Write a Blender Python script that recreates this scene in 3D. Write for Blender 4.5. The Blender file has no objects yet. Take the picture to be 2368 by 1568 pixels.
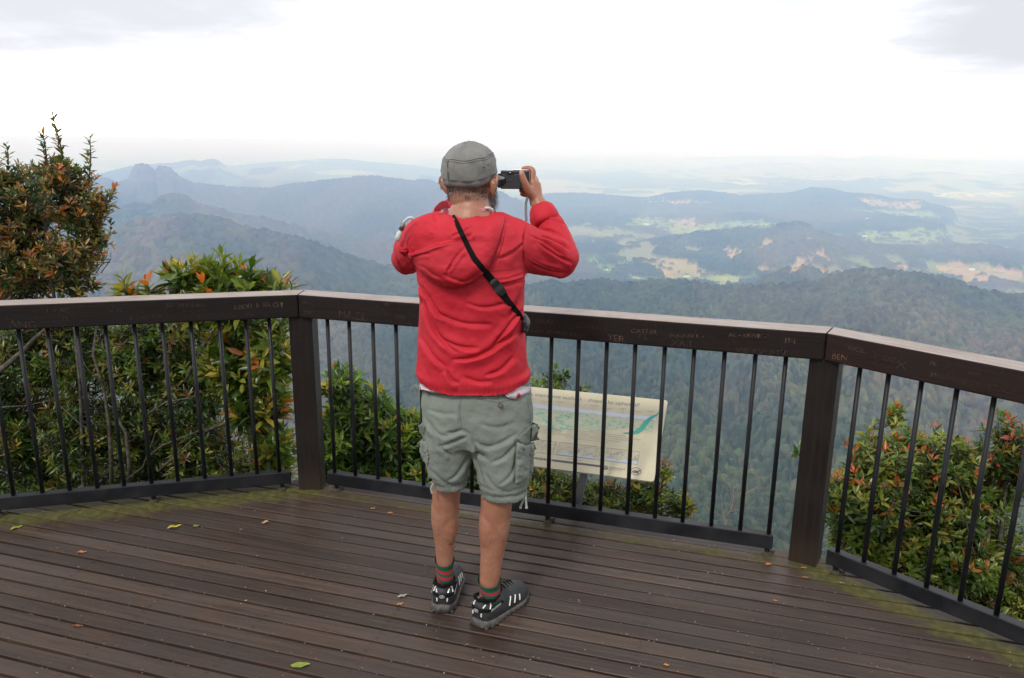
import bpy, bmesh, math, random
import numpy as np
from mathutils import Vector, Matrix

random.seed(7); RNG = np.random.default_rng(11)
sc = bpy.context.scene
C = bpy.context.collection
PI = math.pi

# ------------------------------------------------------------------ camera
CAM_H = 1.72; FPX = 1817.3; PITCH = 0.24771; ROLL = 0.01027
CX, CY = 1183.5, 784.0                      # the photograph measured at 2367 x 1568
_F = np.array([0, math.cos(PITCH), -math.sin(PITCH)]); _R = np.array([1., 0, 0]); _U = np.cross(_R, _F)
RV = _R*math.cos(ROLL) + _U*math.sin(ROLL); UV = -_R*math.sin(ROLL) + _U*math.cos(ROLL); FV = _F
cd = bpy.data.cameras.new("camera"); cam = bpy.data.objects.new("camera", cd); C.objects.link(cam)
cd.sensor_width = 36; cd.lens = FPX/2367*36; cd.clip_start = 0.05; cd.clip_end = 300000
M = Matrix.Identity(4)
for i in range(3):
    M[i][0], M[i][1], M[i][2] = RV[i], UV[i], -FV[i]
M[2][3] = CAM_H
cam.matrix_world = M
sc.camera = cam

def ray(x, y):
    return FV + RV*(x-CX)/FPX - UV*(y-CY)/FPX
def W(x, y, Y):                              # the point seen at (x, y) that lies Y metres ahead
    r = ray(x, y); return np.array([0, 0, CAM_H]) + r*(Y/r[1])
def G(x, y, z=0.0):                          # the point seen at (x, y) at height z
    r = ray(x, y); return np.array([0, 0, CAM_H]) + r*((z-CAM_H)/r[2])
def azel(x, y):
    r = ray(x, y); return math.atan2(r[0], r[1]), r[2]/math.hypot(r[0], r[1])
def to_px(P):                                # world points (n,3) -> photo pixels
    D = P - np.array([0, 0, CAM_H]); z = D@FV
    z = np.where(z < 1e-3, 1e-3, z)
    return CX + FPX*(D@RV)/z, CY - FPX*(D@UV)/z

# ------------------------------------------------------------------ sky and sun (overcast, brightest ahead near the horizon)
SUN_EL, SUN_AZ = math.radians(48), math.radians(205)      # high, behind the camera's left shoulder; azimuth from +Y, clockwise
world = bpy.data.worlds.new("World"); sc.world = world; world.use_nodes = True
nt = world.node_tree; nt.nodes.clear()
def N(t, typ, **kw):
    n = t.nodes.new(typ)
    for k, v in kw.items(): setattr(n, k, v)
    return n
def mth(t, op, a, b=None, c=None, clamp=False):
    n = t.nodes.new("ShaderNodeMath"); n.operation = op; n.use_clamp = clamp
    for i, v in enumerate((a, b, c)):
        if v is None: continue
        if isinstance(v, (int, float)): n.inputs[i].default_value = v
        else: t.links.new(v, n.inputs[i])
    return n.outputs[0]
def rampf(t, v, lo, hi, a=0.0, b=1.0):       # smooth step from a to b
    n = t.nodes.new("ShaderNodeMapRange"); n.interpolation_type = 'SMOOTHSTEP'
    t.links.new(v, n.inputs[0]); n.inputs[1].default_value = lo; n.inputs[2].default_value = hi
    n.inputs[3].default_value = a; n.inputs[4].default_value = b
    return n.outputs[0]
def mixc(t, f, a, b, bt='MIX'):
    n = t.nodes.new("ShaderNodeMix"); n.data_type = 'RGBA'; n.blend_type = bt
    for idx, v in ((0, f), (6, a), (7, b)):
        if isinstance(v, (int, float)): n.inputs[idx].default_value = v
        elif isinstance(v, tuple): n.inputs[idx].default_value = (*v[:3], 1)
        else: t.links.new(v, n.inputs[idx])
    return n.outputs[2]
def noise(t, vec, scale, detail=4, rough=0.5, dist=0.0):
    n = t.nodes.new("ShaderNodeTexNoise"); n.inputs['Scale'].default_value = scale
    n.inputs['Detail'].default_value = detail; n.inputs['Roughness'].default_value = rough
    n.inputs['Distortion'].default_value = dist
    if vec is not None: t.links.new(vec, n.inputs['Vector'])
    return n.outputs[0]
tc = N(nt, "ShaderNodeTexCoord"); sep = N(nt, "ShaderNodeSeparateXYZ"); nt.links.new(tc.outputs['Generated'], sep.inputs[0])
dx, dy, dz = sep.outputs
sky = N(nt, "ShaderNodeTexSky"); sky.sky_type = 'NISHITA'; sky.sun_disc = False
sky.sun_elevation = SUN_EL; sky.sun_rotation = SUN_AZ; sky.air_density = 1.2; sky.dust_density = 3.0
zc = mth(nt, 'ADD', mth(nt, 'MAXIMUM', dz, 0.0), 0.10)
cv = N(nt, "ShaderNodeCombineXYZ")
nt.links.new(mth(nt, 'DIVIDE', dx, zc), cv.inputs[0]); nt.links.new(mth(nt, 'DIVIDE', dy, zc), cv.inputs[1])
n1 = noise(nt, cv.outputs[0], 0.55, 6, 0.55, 0.4)
def patch(px, py, wid, hgt):                 # a darker cloud bank in one part of the sky
    r = ray(px, py); r = r/np.linalg.norm(r)
    s = np.cross(r, [0, 0, 1]); s /= np.linalg.norm(s); u = np.cross(s, r)
    def dot(v):
        n = N(nt, "ShaderNodeVectorMath", operation='DOT_PRODUCT'); nt.links.new(tc.outputs['Generated'], n.inputs[0]); n.inputs[1].default_value = tuple(v)
        return n.outputs['Value']
    a = mth(nt, 'DIVIDE', dot(s), wid); b = mth(nt, 'DIVIDE', dot(u), hgt)
    d = mth(nt, 'SQRT', mth(nt, 'ADD', mth(nt, 'MULTIPLY', a, a), mth(nt, 'MULTIPLY', b, b)))
    d = mth(nt, 'ADD', d, mth(nt, 'MULTIPLY', mth(nt, 'SUBTRACT', noise(nt, cv.outputs[0], 1.3, 5, 0.6), 0.5), 1.1))
    return rampf(nt, d, 0.25, 1.75, 1.0, 0.0)
ahead = rampf(nt, dy, -0.7, 0.9)
low = rampf(nt, dz, 0.0, 0.75, 1.0, 0.0)
bright = mth(nt, 'MULTIPLY_ADD', mth(nt, 'MULTIPLY', ahead, low), 9.5, 6.5)       # dim overhead and behind, bright ahead
band = rampf(nt, dz, 0.02, 0.40, 1.0, 0.0)
bright = mth(nt, 'ADD', bright, mth(nt, 'MULTIPLY', mth(nt, 'MULTIPLY', ahead, band), 22.0))   # thin bright cloud towards the horizon
cl = rampf(nt, n1, 0.35, 0.75, 1.0, 0.88)
bright = mth(nt, 'MULTIPLY', bright, cl)
dark = mth(nt, 'MAXIMUM', mth(nt, 'MULTIPLY', patch(60, -70, 0.44, 0.14), 0.96), patch(2440, 0, 0.24, 0.16))
dark = mth(nt, 'MAXIMUM', dark, mth(nt, 'MULTIPLY', patch(1900, -40, 0.30, 0.05), 0.86))
dark = mth(nt, 'MAXIMUM', dark, mth(nt, 'MULTIPLY', patch(860, 172, 0.16, 0.008), 0.84))
dark = mth(nt, 'MAXIMUM', dark, mth(nt, 'MULTIPLY', patch(2330, 290, 0.14, 0.02), 0.80))
dark = mth(nt, 'MAXIMUM', dark, mth(nt, 'MULTIPLY', patch(1230, -80, 0.28, 0.07), 0.90))
dark = mth(nt, 'MAXIMUM', dark, mth(nt, 'MULTIPLY', patch(560, 264, 0.34, 0.010), 0.80))
dark = mth(nt, 'MAXIMUM', dark, mth(nt, 'MULTIPLY', patch(60, 165, 0.22, 0.030), 0.82))
dark = mth(nt, 'MULTIPLY', dark, rampf(nt, dz, 0.0, 0.09))
def lerp(f, a, b):
    n = t2 = nt.nodes.new("ShaderNodeMix"); n.data_type = 'FLOAT'
    for idx, v in ((0, f), (2, a), (3, b)):
        if isinstance(v, (int, float)): n.inputs[idx].default_value = v
        else: nt.links.new(v, n.inputs[idx])
    return n.outputs[0]
bright = mth(nt, 'POWER', 2.71828, lerp(dark, mth(nt, 'LOGARITHM', bright, 2.71828), math.log(5.8)))
vs = N(nt, "ShaderNodeVectorMath", operation='SCALE'); nt.links.new(bright, vs.inputs['Scale'])
colr = mixc(nt, dark, (0.985, 0.995, 1.03), (0.945, 0.952, 1.03)); nt.links.new(colr, vs.inputs[0])
mx = mixc(nt, 0.94, sky.outputs[0], vs.outputs[0])
bg = N(nt, "ShaderNodeBackground"); bg.inputs['Strength'].default_value = 0.10; nt.links.new(mx, bg.inputs[0])
wo = N(nt, "ShaderNodeOutputWorld"); nt.links.new(bg.outputs[0], wo.inputs[0])

sl = bpy.data.lights.new("sun", 'SUN'); sl.energy = 1.4; sl.angle = math.radians(10); sl.color = (1, 0.96, 0.90)
sun = bpy.data.objects.new("sun", sl); C.objects.link(sun)
sd = Vector((math.sin(SUN_AZ)*math.cos(SUN_EL), math.cos(SUN_AZ)*math.cos(SUN_EL), math.sin(SUN_EL)))
sun.rotation_euler = sd.to_track_quat('Z', 'Y').to_euler(); sun.location = sd*50

sc.view_settings.view_transform = 'Standard'; sc.view_settings.look = 'None'
sc.view_settings.exposure = 0.55; sc.view_settings.gamma = 1.0
sc.render.engine = 'CYCLES'
cy = sc.cycles
cy.use_denoising = True
try: cy.denoiser = 'OPENIMAGEDENOISE'
except Exception: pass
cy.max_bounces = 6; cy.diffuse_bounces = 3; cy.glossy_bounces = 3; cy.transmission_bounces = 4; cy.volume_bounces = 3
cy.transparent_max_bounces = 8; cy.use_adaptive_sampling = False

# ------------------------------------------------------------------ helpers
def tag(o, label=None, cat=None, group=None, kind=None):
    if label: o['label'] = label
    if cat: o['category'] = cat
    if group: o['group'] = group
    if kind: o['kind'] = kind
    return o
def empty(name, loc=(0, 0, 0), label=None, cat=None, group=None):
    o = bpy.data.objects.new(name, None); C.objects.link(o); o.location = loc; o.empty_display_size = 0.1
    return tag(o, label, cat, group)
def link_mesh(name, me, mat=None, parent=None, smooth=False):
    o = bpy.data.objects.new(name, me); C.objects.link(o)
    if mat is not None:
        me.materials.clear(); me.materials.append(mat)
    if smooth: me.polygons.foreach_set('use_smooth', np.ones(len(me.polygons), bool))
    if parent is not None:
        o.parent = parent; o.matrix_parent_inverse = Matrix.Translation(-Vector(parent_loc(parent)))
    return o
def parent_loc(p):
    return p.location if p.parent is None else Vector((0, 0, 0))      # parts are meshes whose own origin is the world's
def obj(name, verts, faces, mat=None, parent=None, smooth=False, col=None, uv=None):
    me = bpy.data.meshes.new(name)
    verts = np.asarray(verts, dtype=np.float32)
    if isinstance(faces, np.ndarray):
        nv, nf, k = len(verts), len(faces), faces.shape[1]
        me.vertices.add(nv); me.vertices.foreach_set('co', verts.ravel())
        me.loops.add(nf*k); me.loops.foreach_set('vertex_index', faces.astype(np.int32).ravel())
        me.polygons.add(nf); me.polygons.foreach_set('loop_start', np.arange(0, nf*k, k, dtype=np.int32))
        me.polygons.foreach_set('loop_total', np.full(nf, k, dtype=np.int32))
        me.update(calc_edges=True)
    else:
        me.from_pydata([tuple(v) for v in verts], [], [tuple(f) for f in faces]); me.update()
    if col is not None:
        a = me.color_attributes.new('tint', 'FLOAT_COLOR', 'POINT')
        c4 = np.ones((len(verts), 4), np.float32); c4[:, :3] = col; a.data.foreach_set('color', c4.ravel())
    return link_mesh(name, me, mat, parent, smooth)
class MB:                                    # collects pieces, builds ONE mesh
    def __init__(s): s.v = []; s.f = []
    def add(s, v, f):
        b = len(s.v); s.v += [tuple(map(float, q)) for q in v]; s.f += [tuple(i+b for i in q) for q in f]
    def box(s, c, ax, ay, az):               # centre and three half-axis vectors
        c, ax, ay, az = map(np.asarray, (c, ax, ay, az))
        v = [c+sx*ax+sy*ay+sz*az for sz in (-1, 1) for sy in (-1, 1) for sx in (-1, 1)]
        f = [(0, 2, 3, 1), (4, 5, 7, 6), (0, 1, 5, 4), (2, 6, 7, 3), (0, 4, 6, 2), (1, 3, 7, 5)]
        if np.dot(np.cross(ax, ay), az) < 0: f = [q[::-1] for q in f]
        s.add(v, f)
    def tube(s, pts, rad, n=8, cap=True):
        pts = [np.asarray(p, float) for p in pts]
        if not hasattr(rad, '__len__'): rad = [rad]*len(pts)
        t = pts[1]-pts[0]; t /= np.linalg.norm(t)+1e-12
        a = np.cross(t, [0, 0, 1.]) if abs(t[2]) < .9 else np.cross(t, [1., 0, 0]); a /= np.linalg.norm(a)
        vs = []
        for i, p in enumerate(pts):
            t = pts[min(i+1, len(pts)-1)]-pts[max(i-1, 0)]; t /= np.linalg.norm(t)+1e-12
            a = a - t*np.dot(a, t); a /= np.linalg.norm(a)+1e-12; b = np.cross(t, a)
            for k in range(n):
                w = 2*PI*k/n; vs.append(p + rad[i]*(math.cos(w)*a + math.sin(w)*b))
        fs = [(i*n+k, i*n+(k+1) % n, (i+1)*n+(k+1) % n, (i+1)*n+k) for i in range(len(pts)-1) for k in range(n)]
        if cap: fs += [tuple(range(n))[::-1], tuple((len(pts)-1)*n+k for k in range(n))]
        s.add(vs, fs)
    def prism(s, poly, z0, z1):              # plan polygon, counter-clockwise
        n = len(poly); v = [(x, y, z0) for x, y in poly]+[(x, y, z1) for x, y in poly]
        f = [tuple(range(n))[::-1], tuple(range(n, 2*n))]+[(i, (i+1) % n, n+(i+1) % n, n+i) for i in range(n)]
        s.add(v, f)
    def build(s, name, mat=None, parent=None, smooth=False, bevel=0):
        o = obj(name, s.v, s.f, mat, parent, smooth)
        if bevel:
            m = o.modifiers.new('bevel', 'BEVEL'); m.width = bevel; m.segments = 2; m.limit_method = 'ANGLE'; m.angle_limit = 0.6
        return o
def mat(name, col=(.5, .5, .5), rough=.6, metal=0.0, spec=None, build=None):
    m = bpy.data.materials.new(name); m.use_nodes = True; t = m.node_tree; b = t.nodes['Principled BSDF']
    b.inputs['Base Color'].default_value = (*col, 1); b.inputs['Roughness'].default_value = rough; b.inputs['Metallic'].default_value = metal
    if spec is not None: b.inputs['Specular IOR Level'].default_value = spec
    if build: build(t, b)
    return m
def objco(t):
    return N(t, "ShaderNodeTexCoord").outputs['Object']
def stretch(t, vec, s, rot=(0, 0, 0)):
    n = N(t, "ShaderNodeMapping"); n.inputs['Scale'].default_value = s; n.inputs['Rotation'].default_value = rot
    t.links.new(vec, n.inputs[0]); return n.outputs[0]
def bump(t, b, h, strength=0.3, dist=0.01):
    n = N(t, "ShaderNodeBump"); n.inputs['Strength'].default_value = strength; n.inputs['Distance'].default_value = dist
    t.links.new(h, n.inputs['Height']); t.links.new(n.outputs[0], b.inputs['Normal'])
def hash2(ix, iy, s=0):
    h = (ix.astype(np.int64)*374761393 + iy.astype(np.int64)*668265263 + s*1442695041) & 0xFFFFFFFF
    h = ((h ^ (h >> 13))*1274126177) & 0xFFFFFFFF; h = (h ^ (h >> 16))
    h = (h*2246822519) & 0xFFFFFFFF; h ^= h >> 15
    return (h & 0xFFFFFF)/float(0xFFFFFF)
def vnoise(x, y, s=0):
    ix = np.floor(x); iy = np.floor(y); fx = x-ix; fy = y-iy
    fx = fx*fx*fx*(fx*(fx*6-15)+10); fy = fy*fy*fy*(fy*(fy*6-15)+10)
    a = hash2(ix, iy, s); b = hash2(ix+1, iy, s); c = hash2(ix, iy+1, s); d = hash2(ix+1, iy+1, s)
    return a+(b-a)*fx+(c-a)*fy+(a-b-c+d)*fx*fy
def fbm(x, y, oct=4, s=0):
    v = 0; a = .5; n = 0
    for i in range(oct):
        v = v+a*vnoise(x*2**i+17.3*i, y*2**i-9.1*i, s+i); n += a; a *= .5
    return v/n
def inpoly(px, py, poly):
    r = np.zeros(px.shape, bool); n = len(poly)
    for i in range(n):
        x1, y1 = poly[i]; x2, y2 = poly[(i+1) % n]
        if y1 == y2: continue
        c = ((y1 > py) != (y2 > py)) & (px < (x2-x1)*(py-y1)/(y2-y1)+x1); r ^= c
    return r

# ------------------------------------------------------------------ the land: valley, forested ridges, coastal plain
def Z1(x, y): return (1213.5+.2929*x, 335.2+.2929*y)
def Z2(x, y): return (1733.6+.2801*x, 335.2+.2801*y)
def Z3(x, y): return (202+.3539*x, 335+.3539*y)
# crest lines: (distance, front slope, back slope, crest sharpness, [points of the skyline])
RIDGES = [
 (2450, .10, .42, 60, [(300, 900), (700, 800), (950, 735), (1100, 690), (1213, 669), (1301, 663), (1389, 659), (1462, 666), (1506, 660), (1580, 657), (1638, 669), (1697, 673), (1741, 676), (1790, 671), (1874, 665.7), (1930, 651.7), (1986, 637.7), (2028, 633.5), (2084, 639), (2140, 649), (2182, 654.5), (2224, 668.5), (2252, 682.5), (2294, 691), (2367, 692), (2700, 730)]),
 (3200, .20, .35, 60, [(-400, 640), (0, 570), (202, 537), (273, 530), (326, 515.5), (379, 506.6), (414, 503), (467.5, 505), (520.5, 515.5), (573.6, 533), (644, 547), (715, 563), (786, 590), (839, 607.5), (892, 621.6), (945, 636), (1100, 700), (1250, 760)]),
 (4700, .22, .30, 60, [(-200, 560), (150, 530), (266, 501), (290.5, 483.6), (319, 474.8), (350.6, 474.8), (379, 457), (400, 451.8), (428.5, 457), (457, 474.8), (503, 487), (556, 501), (627, 512), (697, 529.6), (768, 544), (821, 554), (910, 556), (1050, 600), (1250, 680)]),
 (6900, .26, .35, 40, [(-400, 450), (0, 430), (223, 416), (237, 413.5), (266, 422), (278, 425), (294, 414.6), (303, 402), (307, 391), (314, 384), (326, 381), (343, 384.5), (352, 393), (359.5, 399), (366, 391), (374, 387.5), (383, 387), (396, 392), (405, 401), (414, 409), (446, 426), (492, 430.5), (538, 435), (620, 437), (662, 430.5), (704.5, 425), (747, 420.6), (804, 413.5), (857, 410.4), (910, 414.6), (945, 420), (984, 418), (1023, 429), (1080, 434), (1143, 442), (1162, 448.5), (1180, 458), (1199, 464), (1240, 500), (1300, 560), (1400, 640)]),
 (3350, .25, .35, 40, [(1700, 700), (1762, 657), (1818, 632), (1860, 621), (1902, 629), (1944, 645), (2010, 700)]),
 (5500, .16, .30, 60, [(1150, 600), (1300, 585), (1440, 575), (1536, 552), (1594, 544.6), (1653, 536), (1711, 530), (1770, 525.6), (1828, 521), (1845, 519), (1873, 528.5), (1890, 542), (1930, 553.7), (1986, 567.7), (2014, 573), (2098, 582), (2154, 579), (2210, 573), (2290, 572), (2367, 590), (2600, 600)]),
 (7300, .06, .12, 60, [(1180, 520), (1260, 500), (1400, 498), (1500, 505), (1640, 503), (1720, 497), (1800, 505), (1900, 520), (2050, 512), (2120, 516), (2180, 530)]),
 (9600, .09, .25, 60, [(1190, 470), (1249, 452.4), (1281, 449), (1331, 448), (1389, 451), (1433, 456), (1495, 461), (1536, 449.4), (1580, 445), (1623, 442), (1667, 446.5), (1711, 455), (1770, 452.4), (1814, 451), (1843, 446), (1875, 437), (1907, 437.7), (1930, 441.6), (1958, 448.6), (2014, 453), (2070, 464), (2126, 467), (2200, 490)]),
 (12500, .10, .2, 40, [(-300, 400), (100, 410), (223, 406), (290, 388), (343, 381), (400, 377.5), (430, 373), (443, 371), (464, 374.6), (478, 370), (490, 369), (503, 372), (520, 382.8), (556, 394), (573, 391), (644, 388), (680, 391.6), (715, 398.7), (754, 405.8), (804, 407.5), (870, 402), (930, 398), (980, 404), (1050, 415), (1130, 440)]),
 (18500, .05, .1, 40, [(450, 395), (600, 378), (697, 372), (750, 368), (804, 368.6), (857, 375.7), (910, 379), (963, 384.5), (1026, 395), (1120, 410)]),
 (21000, .03, .1, 40, [(2050, 425), (2110, 408), (2160, 403), (2210, 406), (2290, 416), (2400, 402), (2600, 400)]),
 (36000, .02, .1, 60, [(1000, 372), (1300, 368), (1550, 366), (1734, 363.5), (1874, 362), (1960, 365), (1986, 364), (2008, 359.5), (2024, 361), (2042, 360.4), (2084, 367), (2200, 370), (2367, 371.5), (2700, 376)]),
]
AZ = []; EL = []
for R_, sf, sb, rd, pts in RIDGES:
    a = [azel(*p) for p in pts]
    AZ.append(np.array([q[0] for q in a])); EL.append(np.array([q[1] for q in a]))
def land(az, r):                             # height of the ground, without the trees
    x = r*np.sin(az); y = r*np.cos(az)
    fl = np.interp(r, [0, 600, 1000, 1700, 2600, 4300, 8000, 12000, 20000, 90000], [-540, -545, -555, -590, -660, -722, -812, -868, -905, -930])
    fl = fl + np.where(r < 20000, 1, .4)*(fbm(x/700, y/700, 4, 3)-.5)*np.interp(r, [500, 1500, 3000, 9000], [60, 110, 70, 60])
    sp = fbm(x/420+5, y/420, 4, 21)
    sp = 1-np.abs(sp*2-1)*1.6                # ridged spurs
    h = fl
    for k, (R_, sf, sb, rd, pts) in enumerate(RIDGES):
        R_az = R_*(1+.10*(vnoise(az*7+k*3.7, az*0, 40+k)-.5))
        Zc = CAM_H + np.interp(az, AZ[k], EL[k])*R_az
        d = r-R_az
        nz = fbm(x/(R_*.11), y/(R_*.11), 4, 60+k)
        nz = (1-2*np.abs(nz*2-1)) * (.75 if R_ > 2600 else .9)
        m = np.minimum(1, np.abs(d)/(R_*.05))
        hh = Zc - np.where(d < 0, -d*sf*(1+nz*.75), d*sb) + rd*.0
        if R_ == 6900:                       # the rocky twin knob is steep
            px = np.abs(az-azel(345, 390)[0]); kn = np.clip(1-px/.045, 0, 1)
            hh = hh - np.where(d < 0, kn*np.minimum(-d, 260)*.55, 0)
        out = np.clip((az-AZ[k][0])/.03+1, 0, 1)*np.clip((AZ[k][-1]-az)/.03+1, 0, 1)
        hh = hh - (1-out)*600
        q = R_*.006
        h = np.logaddexp(h/q, hh/q)*q - 0*m
    h = h - np.clip((r-4000), 0, None)**2/(2*6371000)*.87*0.5
    # the mountain top falls away steeply below the deck
    near = 0.6 - r*math.tan(math.radians(33.5)) - 1.2*vnoise(x/6, y/6, 9)
    near = np.where(r < 4.5, np.minimum(near, -1.1-.25*r), near)
    h = np.maximum(h, near)
    back = np.clip((-y-1)/6, 0, 1)            # behind the deck the ground is level
    return h*(1-back) + back*np.maximum(h, -0.8)
def polar(azs, rs):
    a, r = np.meshgrid(azs, rs); a = a.ravel(); r = r.ravel()
    return a, r
def crowns(x, y, s, seed):
    """domes of single tree crowns on a jittered grid: height 0..1 and a random value per tree"""
    ix = np.floor(x/s); iy = np.floor(y/s); best = np.zeros_like(x); rv = np.zeros_like(x)
    for dx_ in (-1, 0, 1):
        for dy_ in (-1, 0, 1):
            jx = ix+dx_; jy = iy+dy_
            cx = (jx+.15+.7*hash2(jx, jy, seed))*s; cyy = (jy+.15+.7*hash2(jx, jy, seed+1))*s
            rr = s*(.34+.60*hash2(jx, jy, seed+2)**1.5); hh = .45+.75*hash2(jx, jy, seed+3)
            d = ((x-cx)**2+(y-cyy)**2)/rr**2
            v = np.sqrt(np.clip(1-d, 0, 1))*hh
            m = v > best; best = np.where(m, v, best); rv = np.where(m, hash2(jx, jy, seed+4), rv)
    return best, rv
TAN = (.50, .35, .20); GRN = (.19, .29, .08); PAL = (.33, .38, .15)
CLEAR = [(TAN, [Z1(*p) for p in ((930,890),(1000,880),(1100,890),(1270,900),(1330,950),(1450,1030),(1400,1055),(1250,1060),(1080,1060),(1060,990),(1000,950),(940,960))]),
 (TAN, [Z1(*p) for p in ((1560,840),(1590,805),(1620,810),(1620,860),(1680,835),(1780,835),(1770,855),(1610,900))]),
 (TAN, [Z1(*p) for p in ((1840,840),(1880,770),(1935,760),(1935,800),(1890,840))]),
 (TAN, [Z1(*p) for p in ((1780,940),(1840,935),(1900,970),(1990,1010),(1960,1030),(1850,1000))]),
 (PAL, [Z1(*p) for p in ((780,1045),(1100,1065),(1250,1040),(1500,1035),(1850,1045),(1800,1085),(1580,1115),(1540,1140),(1480,1100),(1300,1070),(1000,1095),(850,1075))]),
 (GRN, [Z1(*p) for p in ((450,920),(560,890),(640,940),(720,960),(760,1020),(620,1015),(500,970))]),
 (PAL, [Z1(*p) for p in ((820,590),(900,570),(1060,590),(1350,580),(1420,640),(1700,600),(1960,650),(1600,670),(1250,720),(1140,720),(1130,690),(1000,650),(830,640))]),
 (TAN, [Z1(*p) for p in ((1090,590),(1340,582),(1400,640),(1200,655))]),
 (PAL, [Z1(*p) for p in ((380,655),(560,688),(720,715),(700,722),(550,700),(390,672))]),
 (TAN, [Z1(*p) for p in ((1080,440),(1180,450),(1400,445),(1500,455),(1380,468),(1180,470))]),
 (TAN, [Z1(*p) for p in ((720,765),(810,770),(820,800),(770,825),(725,800))]),
 (PAL, [Z1(*p) for p in ((1800,620),(1880,590),(1980,630),(1900,660),(1800,655))]),
 (TAN, [Z2(*p) for p in ((870,450),(1000,440),(1150,470),(1400,470),(1450,530),(1200,535),(990,510))]),
 (PAL, [Z2(*p) for p in ((780,530),(1000,545),(1500,560),(1600,595),(1450,610),(1100,570),(800,545))]),
 (PAL, [Z2(*p) for p in ((900,740),(960,715),(1180,720),(1400,700),(1680,730),(1600,790),(1550,820),(1350,850),(1150,790),(940,800))]),
 (TAN, [Z2(*p) for p in ((1540,1000),(1700,970),(1850,1020),(2000,1080),(1950,1150),(1650,1160),(1760,1100),(1600,1050))]),
 (TAN, [Z2(*p) for p in ((1860,970),(2050,1020),(2261,1050),(2261,1120),(2050,1110))]),
 (TAN, [Z2(*p) for p in ((1970,1225),(2170,1208),(2100,1270),(1990,1270))]),
 (TAN, [Z2(*p) for p in ((1110,940),(1200,960),(1270,1000),(1430,1070),(1400,1085),(1270,1050),(1130,1040),(1230,1010))]),
 (TAN, [Z2(*p) for p in ((300,1060),(420,920),(520,895),(530,970),(460,990),(600,1030),(740,1095),(660,1090),(440,1025))]),
 (TAN, [Z2(*p) for p in ((530,860),(600,870),(680,950),(640,985),(590,940))]),
 (PAL, [Z2(*p) for p in ((755,1045),(860,1080),(790,1088))]),
 (GRN, [Z2(*p) for p in ((0,1065),(100,1100),(0,1110))]),
 (TAN, [Z2(*p) for p in ((920,945),(960,925),(965,940),(930,955))]),
 (TAN, [Z2(*p) for p in ((450,765),(540,800),(530,815),(455,785))]),
 (PAL, [Z2(*p) for p in ((2000,830),(2261,870),(2261,895),(2050,860))]),
 (GRN, [(2080, 700), (2170, 690), (2300, 712), (2220, 740), (2120, 735)]),
]
WINGS = np.radians(np.concatenate([np.arange(-178, -46, 3.0), np.arange(-46, -37, .5)]))
azs = np.concatenate([WINGS, np.linspace(-math.radians(37), math.radians(37), 1060), -WINGS[::-1]])
rs = np.concatenate([[0.02, 1], np.geomspace(2, 560, 120), np.geomspace(566, 8000, 1120), np.geomspace(8030, 76000, 520)])
a_, r_ = polar(azs, rs)
x_ = r_*np.sin(a_); y_ = r_*np.cos(a_); h0 = land(a_, r_)
# what grows where
P = np.stack([x_, y_, h0], 1); px_, py_ = to_px(P)
vis = (y_ > 0) & (r_ > 2700)
jx = (fbm(x_/60, y_/60, 3, 80)-.5); jy = (fbm(x_/60+9, y_/60, 3, 81)-.5)
big = fbm(x_/900, y_/900, 4, 90); mid_ = fbm(x_/160, y_/160, 4, 91); fine = vnoise(x_/9, y_/9, 92)
f1 = np.array([.050, .066, .030]); f2 = np.array([.130, .112, .070]); f3 = np.array([.105, .122, .048])
t_ = np.clip((big-.42)*5, 0, 1)[:, None]; u_ = np.clip((mid_-.45)*4, 0, 1)[:, None]
tint = f1*(1-t_)+f2*t_; tint = tint*(1-u_*.5)+f3*u_*.5
cr1, rv1 = crowns(x_, y_, 11.5, 100); cr2, rv2 = crowns(x_, y_, 25., 120)
wn = np.clip((r_-1700)/1800, 0, 1)
rv = np.where(wn < .5, rv1, rv2); va = np.interp(r_, [1500, 3500, 8000], [1, .5, .2])
tint = tint*(1+(rv-.5)*.85*va)[:, None]
tint[:, 0] *= 1+(((rv*7.3) % 1)-.4)*.4*va; tint[:, 2] *= 1+(((rv*3.1) % 1)-.5)*.5*va
field = np.zeros(len(x_)); fcol = np.zeros((len(x_), 3))
# cultivated plain: patchwork with tree belts, town roofs here and there
pl = np.clip((r_-10500)/3000, 0, 1)
wob = 500*fbm(x_/1500, y_/1500, 3, 5)
cxx = np.floor((x_+wob)/300); cyy = np.floor((y_+wob*.7)/620); hv = hash2(cxx, cyy, 7)
pat = fbm(x_/2600, y_/4200, 4, 8)
pf = (pat > .44)*(hv > .18)*pl
pcol = np.where((hv > .72)[:, None], np.array([.46, .40, .28]), np.where((hv > .45)[:, None], np.array([.30, .38, .17]), np.array([.38, .42, .24])))
field = np.maximum(field, pf); fcol[:] = pcol
lowp = (r_ > 4300) & (r_ < 13000) & ((a_ > .10) | (r_ > 6200)) & (a_ > .02) & (h0 < np.interp(r_, [4300, 6000, 13000], [-640, -690, -800]))
pf2 = lowp & (fbm(x_/170, y_/300, 4, 15) > np.interp(r_, [4300, 7000], [.60, .525]))
field = np.maximum(field, pf2*1.0)
mm_ = pf2 & (pl < .5); gq = fbm(x_[mm_]/230, y_[mm_]/230, 3, 16)[:, None]; gq = np.clip(gq*3-1, 0, 1); fcol[mm_] = np.array([.22, .28, .11])*(1-gq)+np.array([.27, .26, .13])*gq
sel = np.where(vis)[0]
jj = np.stack([px_[sel]+jx[sel]*30, py_[sel]+jy[sel]*12], 1)
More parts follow.
